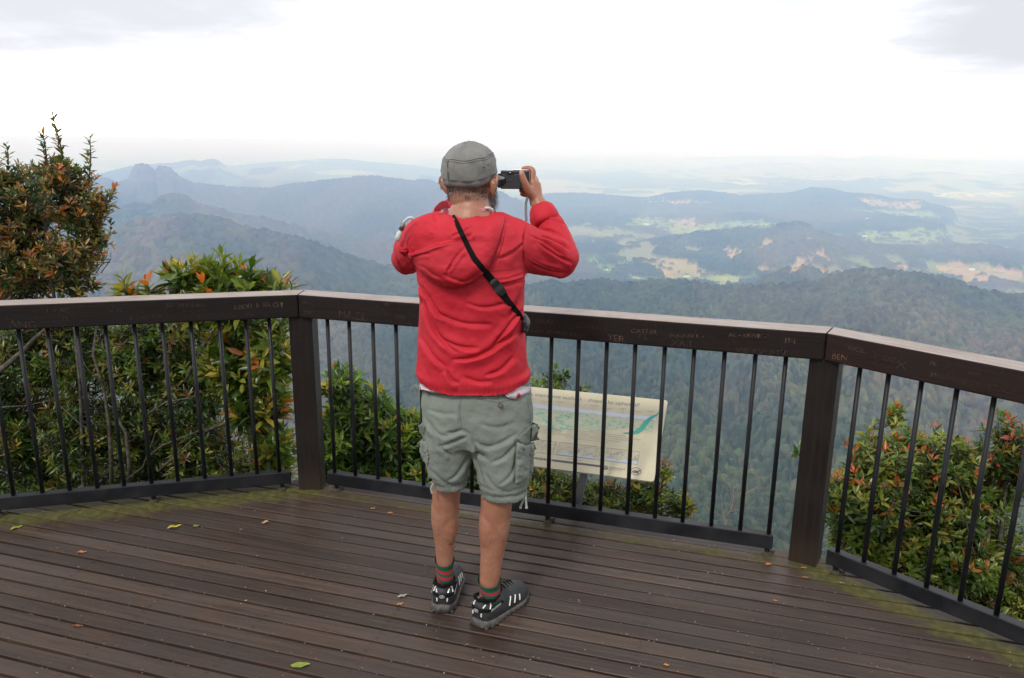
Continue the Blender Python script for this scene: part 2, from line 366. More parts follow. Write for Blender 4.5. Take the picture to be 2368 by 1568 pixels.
for colr_, poly in CLEAR:
    pp = np.array(poly); lo = pp.min(0)-2; hi = pp.max(0)+2
    w = np.where((jj[:, 0] > lo[0]) & (jj[:, 0] < hi[0]) & (jj[:, 1] > lo[1]) & (jj[:, 1] < hi[1]))[0]
    w = w[inpoly(jj[w, 0], jj[w, 1], poly)]
    g = sel[w]; g = g[vnoise(x_[g]/38, y_[g]/38, 77) < .78]
    field[g] = 1; q = (.8+.4*vnoise(x_[g]/90, y_[g]/90, 78))[:, None]; m_ = np.clip(fbm(x_[g]/200, y_[g]/200, 3, 79)*2.4-.8, 0, 1)[:, None]
    fcol[g] = (np.array(colr_)*(1-m_*.5)+np.array(GRN)*m_*.5)*q
# bare rock on the twin knob
kn = (np.abs(r_-6750) < 380) & (px_ > 300) & (px_ < 420) & (py_ < 425) & (py_ > 388) & (fbm(x_/40, h0/25, 3, 66) > .56)
tint[kn] = (.20, .15, .12)
fm = field[:, None]; tint = tint*(1-fm)+fcol*fm
tint *= (.85+.3*fine)[:, None]
tree = np.where(r_ > 560, 1, 0)*(1-field)
z_ = h0 + tree*(fbm(x_/58, y_/58, 3, 140)*16+(cr1*(1-wn)*14)+(cr2*wn*17*np.interp(r_, [3000, 9000], [1, .55])))
nr, na = len(rs), len(azs)
ii, jj2 = np.meshgrid(np.arange(nr-1), np.arange(na-1), indexing='ij')
q0 = (ii*na+jj2).ravel(); F_ = np.stack([q0, q0+1, q0+na+1, q0+na], 1)
def land_mat(t, b):
    at = N(t, "ShaderNodeAttribute"); at.attribute_name = 'tint'
    t.links.new(at.outputs[0], b.inputs['Base Color']); b.inputs['Specular IOR Level'].default_value = .15
M_LAND = mat("land", rough=.95, build=land_mat)
terrain = obj("terrain", np.stack([x_, y_, z_], 1), F_[:, ::-1], M_LAND, smooth=True, col=tint)
tag(terrain, kind='structure')
LAND_LOW = float(z_.min())
def ground_z(x, y):
    return float(land(np.array([math.atan2(x, y)]), np.array([math.hypot(x, y)]))[0])

# haze: the humid air of the valley
HZ = 2.05e-4
def haze_mat():
    m = bpy.data.materials.new("haze"); m.use_nodes = True; t = m.node_tree; t.nodes.clear()
    v = N(t, "ShaderNodeVolumePrincipled"); v.inputs['Color'].default_value = (.34, .545, 1.0, 1); v.inputs['Density'].default_value = HZ
    v.inputs['Anisotropy'].default_value = 0.68
    v.inputs['Absorption Color'].default_value = (1, 1, 1, 1)
    o = N(t, "ShaderNodeOutputMaterial"); t.links.new(v.outputs[0], o.inputs['Volume'])
    return m
mb = MB(); z0 = LAND_LOW-1.0; z1 = 4.0
mb.box((0, 0, (z0+z1)/2), (80000, 0, 0), (0, 80000, 0), (0, 0, (z1-z0)/2))
hz = mb.build("haze", haze_mat()); tag(hz, kind='stuff')

# ------------------------------------------------------------------ the lookout deck and its railing
def U2(a, b):
    d = np.array(b, float)-np.array(a, float); d /= np.linalg.norm(d); return d
FR = [np.array(q) for q in ((-2.218, 3.330), (-1.013, 3.642), (1.225, 2.976), (1.677, 2.473))]   # front edge of the handrail in plan
dA = U2(FR[0], FR[1]); dB = U2(FR[1], FR[2]); dC = U2(FR[2], FR[3])
A_END = FR[1]-dA*3.3; C_END = FR[2]+dC*2.9
nrm = lambda d: np.array([-d[1], d[0]])      # outward from the deck
def corner(p, d1, d2, off):                  # mitre point of two lines offset outward by off
    n1_, n2_ = nrm(d1), nrm(d2); M2 = np.array([d1, -d2]).T
    s = np.linalg.solve(M2, (p+n2_*off)-(p+n1_*off)); return p+n1_*off+d1*s[0]
BD = np.array([.958, -.285]); BD /= np.linalg.norm(BD); BN = nrm(BD)

def wood_nodes(t, b, base, wet, axis_rot, rough=(.35, .75), scale=1.0, moss=None):
    co = objco(t); m = stretch(t, co, (2.2, 60, 60), (0, 0, axis_rot)); g = noise(t, m, 1.0*scale, 6, .65, .6)
    big_ = noise(t, co, 2.2, 5, .6); spots = noise(t, co, 26, 4, .7)
    c = mixc(t, rampf(t, g, .3, .75), base, wet); c = mixc(t, rampf(t, big_, .35, .7, 0, .55), c, tuple(x*.55 for x in base))
    c = mixc(t, rampf(t, spots, .66, .8, 0, .35), c, tuple(min(1, x*2.2+.03) for x in base))
    if moss: c = moss(t, co, c, g)
    t.links.new(c, b.inputs['Base Color'])
    t.links.new(rampf(t, big_, .3, .75, rough[0], rough[1]), b.inputs['Roughness'])
    bump(t, b, mth(t, 'ADD', g, mth(t, 'MULTIPLY', spots, .4)), .35, .004)
    return c
def deck_mat(t, b):
    geo = N(t, "ShaderNodeAttribute"); geo.attribute_name = 'tint'     # r = random per board, g = moss cover, b = dampness
    sp = N(t, "ShaderNodeSeparateColor"); t.links.new(geo.outputs[0], sp.inputs[0])
    co = objco(t); rot = -math.atan2(BD[1], BD[0])
    m = N(t, "ShaderNodeMapping"); m.vector_type = 'POINT'; m.inputs['Rotation'].default_value = (0, 0, rot); m.inputs['Scale'].default_value = (1, 1, 1)
    t.links.new(co, m.inputs[0]); al = stretch(t, m.outputs[0], (2.0, 55, 1)); g = noise(t, al, 1.0, 7, .7, .5)
    fib = noise(t, stretch(t, m.outputs[0], (6, 260, 1)), 1.0, 3, .6)
    bg_ = noise(t, co, 1.7, 6, .6); spots = noise(t, co, 38, 5, .75); blo = noise(t, stretch(t, m.outputs[0], (3.2, 9, 1)), 1.0, 4, .6)
    c = mixc(t, rampf(t, g, .28, .75), (.033, .0208, .0160), (.086, .054, .038))
    c = mixc(t, rampf(t, bg_, .38, .66, 0, .75), c, (.056, .044, .038))
    c = mixc(t, rampf(t, blo, .55, .72, 0, .55), c, (.080, .043, .027))
    c = mixc(t, rampf(t, fib, .5, .8, 0, .35), c, (.016, .010, .009))
    c = mixc(t, rampf(t, spots, .63, .78, 0, .45), c, (.11, .095, .085))
    hs = N(t, "ShaderNodeHueSaturation"); t.links.new(c, hs.inputs['Color']); t.links.new(mth(t, 'MULTIPLY_ADD', sp.outputs[0], .55, .72), hs.inputs['Value']); c = hs.outputs[0]
    mn = noise(t, co, 9, 6, .7); mo = rampf(t, mth(t, 'ADD', sp.outputs[1], mth(t, 'MULTIPLY', mth(t, 'SUBTRACT', mn, .5), 1.1)), .44, .86)
    mc = mixc(t, rampf(t, noise(t, co, 30, 3, .6), .3, .7), (.050, .056, .012), (.120, .110, .026))
    c = mixc(t, mth(t, 'MULTIPLY', mo, .82), c, mc)
    t.links.new(c, b.inputs['Base Color'])
    r = rampf(t, bg_, .3, .7, .38, .62); r = mth(t, 'ADD', r, mth(t, 'MULTIPLY', mo, .3), clamp=True); t.links.new(r, b.inputs['Roughness'])
    b.inputs['Specular IOR Level'].default_value = .28
    bump(t, b, mth(t, 'ADD', g, mth(t, 'MULTIPLY', fib, .6)), .45, .003)
M_DECK = mat("deck_boards", build=deck_mat)
# outline of the deck: beyond the railing by a hand's breadth, far behind the camera
dk = [A_END-dA*1.2-nrm(dA)*0, None]
OUT = .155
c1o = corner(FR[1], dA, dB, OUT); c2o = corner(FR[2], dB, dC, OUT)
a0o = A_END-dA*1.0+nrm(dA)*OUT; c0o = C_END+dC*1.0+nrm(dC)*OUT
outline = [a0o, c1o, c2o, c0o, np.array([c0o[0]+.5, -2.2]), np.array([a0o[0]-.5, -2.2])]     # clockwise
def clip_line(n_off, poly):                   # extent along BD of the line at distance n_off along BN inside the polygon
    ts = []
    for i in range(len(poly)):
        p, q = poly[i], poly[(i+1) % len(poly)]; dp, dq = p@BN-n_off, q@BN-n_off
        if (dp < 0) != (dq < 0):
            s = dp/(dp-dq); ts.append((p+(q-p)*s)@BD)
    return (min(ts), max(ts)) if len(ts) >= 2 else None
pitch = .0755; gap = .0112; n0 = 2.643 % pitch
dv = []; df = []; dc = []
def mossy(P2):                                # cover near the edges under the railing
    def seg(a, b):
        ab = b-a; t = np.clip((P2-a)@ab/(ab@ab), 0, 1); return np.linalg.norm(P2-(a+t*ab))
    A = seg(A_END-dA, FR[1]); B_ = seg(FR[1], FR[2]); C_ = seg(FR[2], C_END+dC)
    a = max(0, 1-max(0, A-.02)/.23); c = max(0, 1-max(0, C_-.02)/.18)
    off = (P2-FR[1])@nrm(dB); bm = 1.0 if (-.035 < off < .045) else 0.0
    return max(a*.84, c*.80, bm*.62*(B_ < .4))
bi = -1; n = n0
while n < 5.0:
    n += pitch; bi += 1
    lo = clip_line(n+gap/2+.002, outline); hi = clip_line(n+pitch-gap/2-.002, outline)
    if lo is None or hi is None: continue
    rnd = np.random.default_rng(bi); rv_ = rnd.random()
    zt = rnd.normal(0, .0008); tilt = rnd.normal(0, .0009)
    L0, L1 = lo[0], lo[1]; H0, H1 = hi[0], hi[1]
    wv = .0011
    nseg = max(2, int(max(L1-L0, H1-H0)/.05))
    prev = None; ch = .002
    for k in range(nseg+1):
        f = k/nseg; sl_ = L0+(L1-L0)*f; sh_ = H0+(H1-H0)*f
        e1 = wv*math.sin(sl_*3.1+bi)+rnd.normal(0, .0003); e2 = wv*math.sin(sh_*2.7+bi*2.2)+rnd.normal(0, .0003)
        ring = []
        for s_, nn_, z in ((sl_, n+gap/2+e1, -.022), (sl_, n+gap/2+e1, zt-tilt-ch), (sl_, n+gap/2+ch+e1, zt-tilt), ((sl_+sh_)/2, n+pitch/2, zt+.0004), (sh_, n+pitch-gap/2-ch+e2, zt+tilt), (sh_, n+pitch-gap/2+e2, zt+tilt-ch), (sh_, n+pitch-gap/2+e2, -.022)):
            p = BD*s_+BN*nn_; ring.append(len(dv)); dv.append((p[0], p[1], z)); dc.append((rv_, mossy(p), 0))
        if prev:
            for i in range(6): df.append((prev[i], ring[i], ring[i+1], prev[i+1]))
        else: df.append(tuple(ring))
        prev = ring
    df.append(tuple(prev[::-1]))
deck = obj("deck", dv, df, M_DECK, col=np.array(dc)); tag(deck, kind='structure')
# joists below, so that the gaps look down on something dark and real
M_JOIST = mat("joist_wood", (.035, .026, .02), .85)
mb = MB()
for k in range(-9, 10):
    for lo_n, hi_n in ((-1.9, 3.6),):
        s0 = k*.45+.2
        pts_ = [nn_ for nn_ in np.arange(lo_n, 4.2, .02) if (lambda P2: all(((outline[(i+1) % 6]-outline[i])[0]*(P2-outline[i])[1]-(outline[(i+1) % 6]-outline[i])[1]*(P2-outline[i])[0]) < -.04 for i in range(6)))(BD*s0+BN*nn_)]
        if len(pts_) < 3: continue
        a, b = min(pts_), max(pts_); c = BD*s0+BN*(a+b)/2
        mb.box((c[0], c[1], -.105), (*(BD*.022), 0), (*(BN*(b-a)/2), 0), (0, 0, .08))
jo = mb.build("deck_joists", M_JOIST); tag(jo, kind='structure')
mb = MB()                                     # plywood-dark underside framing edge (fascia)
for p, q, d in ((a0o, c1o, dA), (c1o, c2o, dB), (c2o, c0o, dC)):
    c = (p+q)/2-nrm(d)*.04; mb.box((c[0], c[1], -.125), (*(d*np.linalg.norm(q-p)/2), 0), (*(nrm(d)*.018), 0), (0, 0, .09))
fa = mb.build("deck_fascia", M_JOIST); tag(fa, kind='structure')

mb = MB()                                     # screws along the joists
for k in range(-9, 10):
    for bi2 in range(0, 62):
        for e_ in (-.019, .019):
            nn_ = n0+pitch*(bi2-24)+pitch/2+e_; p2 = BD*(k*.45+.2+.003*math.sin(bi2*3.3+k))+BN*nn_
            if all(((outline[(i+1) % 6]-outline[i])[0]*(p2-outline[i])[1]-(outline[(i+1) % 6]-outline[i])[1]*(p2-outline[i])[0]) < -.03 for i in range(6)):
                mb.add([(p2[0]+.0034*math.cos(a), p2[1]+.0034*math.sin(a), .0034) for a in np.linspace(0, 2*PI, 9)[:-1]], [tuple(range(8))])
tag(mb.build("deck_screws", mat("screw_head", (.045, .040, .037), .5, .5)), kind='stuff')
# ---- railing
def rail_mat(rot, face=(.040, .024, .019), top=(.40, .335, .30)):
    def f(t, b):
        co = objco(t)
        m = N(t, "ShaderNodeMapping"); m.inputs['Rotation'].default_value = (0, 0, -rot); t.links.new(co, m.inputs[0])
        g = noise(t, stretch(t, m.outputs[0], (2.5, 70, 70)), 1, 6, .7, .8); bl = noise(t, co, 5, 5, .6); sp = noise(t, co, 60, 4, .7)
        scr = noise(t, stretch(t, m.outputs[0], (26, 26, 9), (0, .6, 0)), 1, 6, .8, 2.2)
        geo = N(t, "ShaderNodeNewGeometry"); sx = N(t, "ShaderNodeSeparateXYZ"); t.links.new(geo.outputs['True Normal'], sx.inputs[0])
        up = rampf(t, sx.outputs[2], .5, .8)                       # top weathered grey, its sky sheen also put into the colour; sides stained dark
        side = mixc(t, rampf(t, g, .35, .7), tuple(face), (face[0]*1.7, face[1]*1.45, face[2]*1.35))
        side = mixc(t, rampf(t, bl, .5, .75, 0, .6), side, (.012, .010, .010))
        side = mixc(t, rampf(t, scr, .62, .70, 0, .30), side, (.085, .042, .025))
        tp = mixc(t, rampf(t, g, .3, .7), top, tuple(x*.6 for x in top)); tp = mixc(t, rampf(t, bl, .52, .7, 0, .6), tp, (.24, .16, .11))
        tp = mixc(t, rampf(t, sp, .6, .75, 0, .5), tp, (.09, .075, .07))
        t.links.new(mixc(t, up, side, tp), b.inputs['Base Color'])
        t.links.new(rampf(t, bl, .3, .7, .5, .75), b.inputs['Roughness']); b.inputs['Specular IOR Level'].default_value = .3
        bump(t, b, mth(t, 'ADD', g, mth(t, 'MULTIPLY', sp, .3)), .5, .003)
    return f
ZT, ZB = 1.005, .893
railing = empty("railing", (float(FR[1][0]), float(FR[1][1]), 0), "dark timber and black steel railing in three angled bays along the deck edge", "railing")
WD = .125
bays = [(A_END, FR[1], dA, None, dB), (FR[1], FR[2], dB, dA, dC), (FR[2], C_END, dC, dB, None)]
handrails = []
for i, (p, q, d, dprev, dnext) in enumerate(bays):
    pb = corner(p, dprev, d, WD) if dprev is not None else p+nrm(d)*WD
    qb = corner(q, d, dnext, WD) if dnext is not None else q+nrm(d)*WD
    eps = .0012
    p_, pb_ = p+d*(eps if dprev is not None else 0), pb+d*(eps if dprev is not None else 0)
    q_, qb_ = q-d*(eps if dnext is not None else 0), qb-d*(eps if dnext is not None else 0)
    mb = MB(); mb.prism([tuple(p_), tuple(q_), tuple(qb_), tuple(pb_)], ZB, ZT)
    m = mat("handrail_timber", build=rail_mat(math.atan2(d[1], d[0]), face=(.0075, .005, .0045) if i == 0 else ((.0085, .0052, .0045) if i == 1 else (.015, .0078, .006))))
    handrails.append(mb.build("handrail", m, railing, bevel=.006))
def post_at(c, ang, w=.112, par=railing):
    u = np.array([math.cos(ang), math.sin(ang)]); v = nrm(u)
    mb = MB(); mb.box((c[0], c[1], ZB/2-.001-.15), (*(u*w/2), 0), (*(v*w/2), 0), (0, 0, ZB/2+.149))
    return mb.build("post", mat("post_timber", build=post_mat), par, bevel=.004)
def post_mat(t, b):
    co = objco(t); g = noise(t, stretch(t, co, (60, 60, 2.5)), 1, 6, .7, .8); bl = noise(t, co, 4, 5, .6)
    c = mixc(t, rampf(t, g, .35, .7), (.009, .0065, .0058), (.020, .0125, .0098)); c = mixc(t, rampf(t, bl, .5, .75, 0, .6), c, (.014, .0115, .011))
    sx = N(t, "ShaderNodeSeparateXYZ"); t.links.new(co, sx.inputs[0])
    c = mixc(t, mth(t, 'MULTIPLY', rampf(t, mth(t, 'ADD', sx.outputs[2], mth(t, 'MULTIPLY', bl, .25)), .1, .32, 1, 0), .5), c, (.05, .034, .022))
    t.links.new(c, b.inputs['Base Color']); t.links.new(rampf(t, bl, .3, .7, .4, .65), b.inputs['Roughness']); bump(t, b, g, .5, .003); b.inputs['Specular IOR Level'].default_value = .3
angA, angB, angC = (math.atan2(d[1], d[0]) for d in (dA, dB, dC))
pc1 = corner(FR[1], dA, dB, .066); pc2 = corner(FR[2], dB, dC, .064)
P1 = post_at(pc1, (angA+angB)/2+.02); P2_ = post_at(pc2, (angB+angC)/2)
post_at(A_END+dA*.1+nrm(dA)*.064, angA); post_at(C_END-dC*.1+nrm(dC)*.064, angC)
def steel(t, b):
    co = objco(t); s = noise(t, co, 45, 4, .7); l = noise(t, co, 7, 4, .6)
    c = mixc(t, rampf(t, l, .35, .7), (.007, .008, .010), (.017, .017, .020)); c = mixc(t, rampf(t, s, .68, .76, 0, .5), c, (.16, .15, .14))
    t.links.new(c, b.inputs['Base Color']); t.links.new(rampf(t, l, .3, .7, .42, .62), b.inputs['Roughness']); b.inputs['Specular IOR Level'].default_value = .32
M_STEEL = mat("black_steel", build=steel)
M_BOLT = mat("stained_bolt", (.10, .085, .06), .6, .3)
BO = .052                                     # steel sits this far behind the front edge
SA = [2.055+x for x in ()]
balA = [.039, .155, .274, .391, .513, .632, .756, .880, 1.0, 1.106]     # metres from the photo's left edge along bay A
LA = float(np.linalg.norm(FR[1]-FR[0])); LA_all = 3.3
sA = [LA_all-LA+s for s in balA]; k = sA[0]
while k > .3: k -= .121; sA.append(k)
sB = [.121, .236, .360, .478]+[.478+(1.223-.478)/6*i for i in range(1, 6)]+[1.223, 1.345, 1.468, 1.590, 1.714, 1.835, 1.958, 2.080, 2.198]
sC = [.123, .232, .351, .471, .590]; k = .590
while k < 2.6: k += .12; sC.append(k)
for (p, q, d, *_), ss, ends, feet in ((bays[0], sA, (.05, LA_all-.085), (LA_all-.13, LA_all-.73, LA_all-1.4, LA_all-2.1)), (bays[1], sB, (.088, 2.335-.118), (.128, 1.223, 2.198)), (bays[2], sC, (.088, 2.7), (.123, 1.2, 2.3))):
    n_ = nrm(d)*BO; o3 = lambda s, z: np.array([*(p+d*s+n_), z])
    a, b = ends; mb = MB(); mb.box(o3((a+b)/2, .0665), (*(d*(b-a)/2), 0), (*(nrm(d)*.0225), 0), (0, 0, .0315))
    mb.build("bottom_rail", M_STEEL, railing, bevel=.003)
    for s in ss:
        mb = MB(); mb.tube([o3(s, .0975), o3(s, ZB-.0005)], .0094, 12); mb.build("baluster", M_STEEL, railing, smooth=False).data.polygons.foreach_set('use_smooth', [True]*12+[False]*2)
    for s in feet:
        mb = MB(); mb.tube([o3(s, .012), o3(s, .035)], .011, 12); ft = mb.build("foot", M_STEEL, railing)
        mb = MB(); mb.tube([o3(s, .0008), o3(s, .0065)], .021, 14); mb.tube([o3(s, .0066), o3(s, .0125)], .016, 6)
        c = o3(s, .008)+np.array([*(d*.018+nrm(d)*.02), 0]); mb.box(c, (.010, .003, 0), (-.003, .010, 0), (0, 0, .007))
        mb.build("foot_plate", M_BOLT, ft)

# ------------------------------------------------------------------ the man
from mathutils.bvhtree import BVHTree
def ico(c, rx, ry, rz, frame=None, n=20):    # ellipsoid as verts, faces
    v = []; f = []; m_ = n//2
    for i in range(m_+1):
        th = PI*i/m_
        for j in range(n):
            ph = 2*PI*j/n; v.append(np.array([rx*math.sin(th)*math.cos(ph), ry*math.sin(th)*math.sin(ph), rz*math.cos(th)]))
    for i in range(m_):
        for j in range(n):
            a = i*n+j; b = i*n+(j+1) % n; f.append((a, a+n, b+n, b))
    if frame is not None: v = [frame@q for q in v]
    return [np.asarray(c)+q for q in v], f
def chain(mb, pts, rad, n=16, sq=None):      # tapered limb with round joints
    pts = [np.asarray(p, float) for p in pts]
    P_ = []; R_ = []
    for i in range(len(pts)-1):
        k = max(2, int(np.linalg.norm(pts[i+1]-pts[i])/(.5*max(rad[i], rad[i+1]))))
        for j in range(k):
            f = j/k; P_.append(pts[i]*(1-f)+pts[i+1]*f); R_.append(rad[i]*(1-f)+rad[i+1]*f)
    P_.append(pts[-1]); R_.append(rad[-1])
    if len(P_) > 4:
        for _ in range(2):
            Q = [P_[0]]+[(P_[i-1]+2*P_[i]+P_[i+1])/4 for i in range(1, len(P_)-1)]+[P_[-1]]; P_ = Q
            R_ = [R_[0]]+[(R_[i-1]+2*R_[i]+R_[i+1])/4 for i in range(1, len(R_)-1)]+[R_[-1]]
    mb.tube(P_, R_, n)
    for p, r in ((P_[0], R_[0]), (P_[-1], R_[-1])):
        v, f = ico(p, r, r, r, n=n); mb.add(v, f)
def loft(mb, rings, n=48, p=2.3, cap=True):  # rings: (centre, half width, half depth [, tilt fn(theta)->dz])
    b = []
    for ring in rings:
        c, rx, ry = ring[:3]; fn = ring[3] if len(ring) > 3 else None
        for k in range(n):
            a = 2*PI*k/n; ca, sa = math.cos(a), math.sin(a)
            q = np.array([rx*math.copysign(abs(ca)**(2/p), ca), ry*math.copysign(abs(sa)**(2/p), sa), 0.])
            if fn: q[2] += fn(a)
            b.append(np.asarray(c)+q)
    m_ = len(rings)
    f = [(i*n+k, i*n+(k+1) % n, (i+1)*n+(k+1) % n, (i+1)*n+k) for i in range(m_-1) for k in range(n)]
    if cap: f += [tuple(range(n))[::-1], tuple((m_-1)*n+k for k in range(n))]
    mb.add(b, f)
def fused(name, mb, voxel, smooth_it, material, parent, post=None, factor=.5):
    """one continuous surface grown round the collected volumes"""
    me = bpy.data.meshes.new(name); me.from_pydata(mb.v, [], mb.f); me.update()
    o = bpy.data.objects.new(name, me); C.objects.link(o)
    m = o.modifiers.new('r', 'REMESH'); m.mode = 'VOXEL'; m.voxel_size = voxel; m.adaptivity = 0
    if smooth_it:
        s = o.modifiers.new('s', 'SMOOTH'); s.factor = factor; s.iterations = smooth_it
    dg = bpy.context.evaluated_depsgraph_get(); dg.update()
    ev = bpy.data.meshes.new_from_object(o.evaluated_get(dg)); bpy.data.objects.remove(o)
    ev.name = name
    if post:
        n = len(ev.vertices); co = np.empty(n*3, np.float32); ev.vertices.foreach_get('co', co); co = co.reshape(-1, 3).astype(float)
        no = np.empty(n*3, np.float32); ev.vertices.foreach_get('normal', no) if False else None
        no = np.array([v.normal[:] for v in ev.vertices]); co = post(co, no); ev.vertices.foreach_set('co', co.astype(np.float32).ravel()); ev.update()
    return link_mesh(name, ev, material, parent, True)
def pl_dist(px, py, pts, closed=False):
    """signed distance and parameter along a polyline in photo measure"""
    best = np.full(px.shape, 1e9); sg = np.zeros(px.shape); tt = np.zeros(px.shape)
    pts = [np.asarray(p, float) for p in pts]
    L = [np.linalg.norm(pts[i+1]-pts[i]) for i in range(len(pts)-1)]; tot = sum(L); acc = 0
    for i in range(len(pts)-1):
        a, b = pts[i], pts[i+1]; d = b-a; u = np.clip(((px-a[0])*d[0]+(py-a[1])*d[1])/(d@d), 0, 1)
        qx = px-(a[0]+u*d[0]); qy = py-(a[1]+u*d[1]); di = np.hypot(qx, qy); s = np.sign(d[0]*qy-d[1]*qx)
        m = di < best; best = np.where(m, di, best); sg = np.where(m, s, sg); tt = np.where(m, (acc+u*L[i])/tot, tt); acc += L[i]
    return best*sg, tt
def chaikin(pts, k=3):
    P_ = [np.asarray(p, float) for p in pts]
    for _ in range(k):
        Q = [P_[0]]
        for a, b in zip(P_[:-1], P_[1:]): Q += [a*.75+b*.25, a*.25+b*.75]
        P_ = Q+[P_[-1]]
    return P_
def folds(co, no, lst, view=True):
    px, py = to_px(co); V = co-np.array([0, 0, CAM_H]); V /= np.linalg.norm(V, axis=1)[:, None]
    face = np.clip(-(V*no).sum(1)*2.2+.15, 0, 1)
    d = np.zeros(len(co))
    for pts, w, A in lst:
        pts = chaikin(pts)
        A = A*1.12
        s, t = pl_dist(px, py, pts); e = np.clip(np.minimum(t, 1-t)*5, 0, 1)**.7
        wv = w*(.75+.5*t)
        f = -np.exp(-(s/(.6*wv))**2)*.85+.45*np.exp(-((s-1.4*wv)/(1.0*wv))**2)+.40*np.exp(-((s-2.6*wv)/(1.8*wv))**2)+.30*np.exp(-((s+2.0*wv)/(1.7*wv))**2)
        d += A*f*e*(np.abs(s) < 7*wv)
    return co+no*(d*face)[:, None]

person = empty("person", (-.10, 2.6, 0), "man seen from behind in red hooded jacket and cargo shorts, holding up a camera", "person")
def skin_nodes(t, b):
    co = objco(t); n_ = noise(t, co, 30, 4, .6); m = noise(t, co, 7, 3, .5); h = noise(t, stretch(t, co, (700, 700, 90)), 1, 3, .7)
    c = mixc(t, rampf(t, n_, .3, .7), (.33, .150, .090), (.40, .195, .125)); c = mixc(t, rampf(t, m, .4, .7, 0, .5), c, (.34, .125, .075))
    sx = N(t, "ShaderNodeSeparateXYZ"); t.links.new(co, sx.inputs[0])
    leg = mth(t, 'MULTIPLY', rampf(t, sx.outputs[2], .50, .42), rampf(t, h, .5, .64, 0, .52))      # hair on the calves
    c = mixc(t, leg, c, (.10, .055, .035))
    t.links.new(c, b.inputs['Base Color']); b.inputs['Subsurface Weight'].default_value = .06; b.inputs['Subsurface Scale'].default_value = .01
    b.inputs['Subsurface Radius'].default_value = (1, .35, .2)
    bump(t, b, mth(t, 'ADD', noise(t, co, 220, 3, .6), h), .12, .001)
M_SKIN = mat("skin", rough=.45, build=skin_nodes)

# --- head frame
yaw = math.radians(27); HC = W(1087, 420, 2.63)
hy = np.array([math.sin(yaw), math.cos(yaw), 0.]); hx = np.array([math.cos(yaw), -math.sin(yaw), 0.]); hz_ = np.array([0, 0, 1.])
HF = np.stack([hx, hy, hz_], 1)
def hd(x, y, z): return HC+HF@np.array([x, y, z])
body = MB()
v, f = ico(HC+HF@np.array([0, 0, .012]), .0745, .094, .098, HF, 28); body.add(v, f)             # skull
v, f = ico(hd(0, .038, -.045), .058, .055, .068, HF, 24); body.add(v, f)                          # jaw and face
v, f = ico(hd(0, .070, -.085), .030, .026, .024, HF); body.add(v, f)                              # chin
chain(body, [hd(0, .090, .012), hd(0, .112, -.022)], [.008, .012])                               # nose
chain(body, [hd(-.035, .080, .028), hd(0, .088, .030), hd(.035, .080, .028)], [.010, .011, .010])  # brow
chain(body, [hd(-.018, .093, -.050), hd(.018, .093, -.050)], [.006, .006])                        # lips
chain(body, [hd(-.016, .091, -.059), hd(.016, .091, -.059)], [.007, .007])
for s in (-1, 1):                                                                                 # ears: rim, lobe, bowl
    e = lambda a, b, c: hd(s*(.078+a*1.15), b, c*1.1-.012)
    chain(body, [e(.004, .012, .022), e(.020, -.004, .030), e(.026, -.016, .018), e(.022, -.016, -.004), e(.010, -.004, -.026), e(.004, .008, -.030)], [.0048]*6, 8)
    chain(body, [e(.0, .006, .012), e(.012, -.006, .012), e(.008, -.002, -.014)], [.012, .013, .011], 10)
# neck and trunk (under the clothes)
NB = W(1088, 498, 2.60)
chain(body, [hd(0, -.022, -.040), W(1088, 468, 2.615), NB], [.063, .0615, .068], 28)
chain(body, [NB+[0, 0, -.02], W(1090, 600, 2.62), W(1098, 800, 2.62), W(1100, 930, 2.62)], [.08, .105, .10, .115], 24)
# legs
LK, LCf, LA_ = W(1035, 1085, 2.64), W(1028, 1206, 2.665), W(1028, 1300, 2.672)
RK, RCf, RA_ = W(1152, 1105, 2.575), W(1143, 1222, 2.585), W(1131, 1345, 2.575)
def leg(hip, knee, calf, ank, rs_, foot):
    rk, rc, ra = rs_
    chain(body, [hip, knee, knee*.55+calf*.45+np.array([0, -.004, 0]), calf, calf*.5+ank*.5, ank*.86+calf*.14, ank, ank+np.array([0, 0, -.07])], [.085, rk, rc*.97, rc*.95, rc*.72, ra*1.05, ra, ra], 26)
    chain(body, [ank+np.array([0, .0, -.10]), ank+np.array([foot[0], foot[1], -.16])], [ra*.9, .026], 12)
for cf, rr, tw in ((LCf, .0525, 1), (RCf, .0575, -1)):      # the two heads of the calf
    for sx_, dz_, r2 in ((tw, -.012, 1.0), (-tw, .012, .94)):
        v, f = ico(cf+np.array([sx_*rr*.30, -rr*.20, .024+dz_]), rr*.70*r2, rr*.80, .105, None, 20); body.add(v, f)
leg(W(1045, 960, 2.62), LK, LCf, LA_, (.057, .0525, .0315), (.02, .13))
leg(W(1155, 965, 2.60), RK, RCf, RA_, (.062, .0575, .0365), (.11, .11))
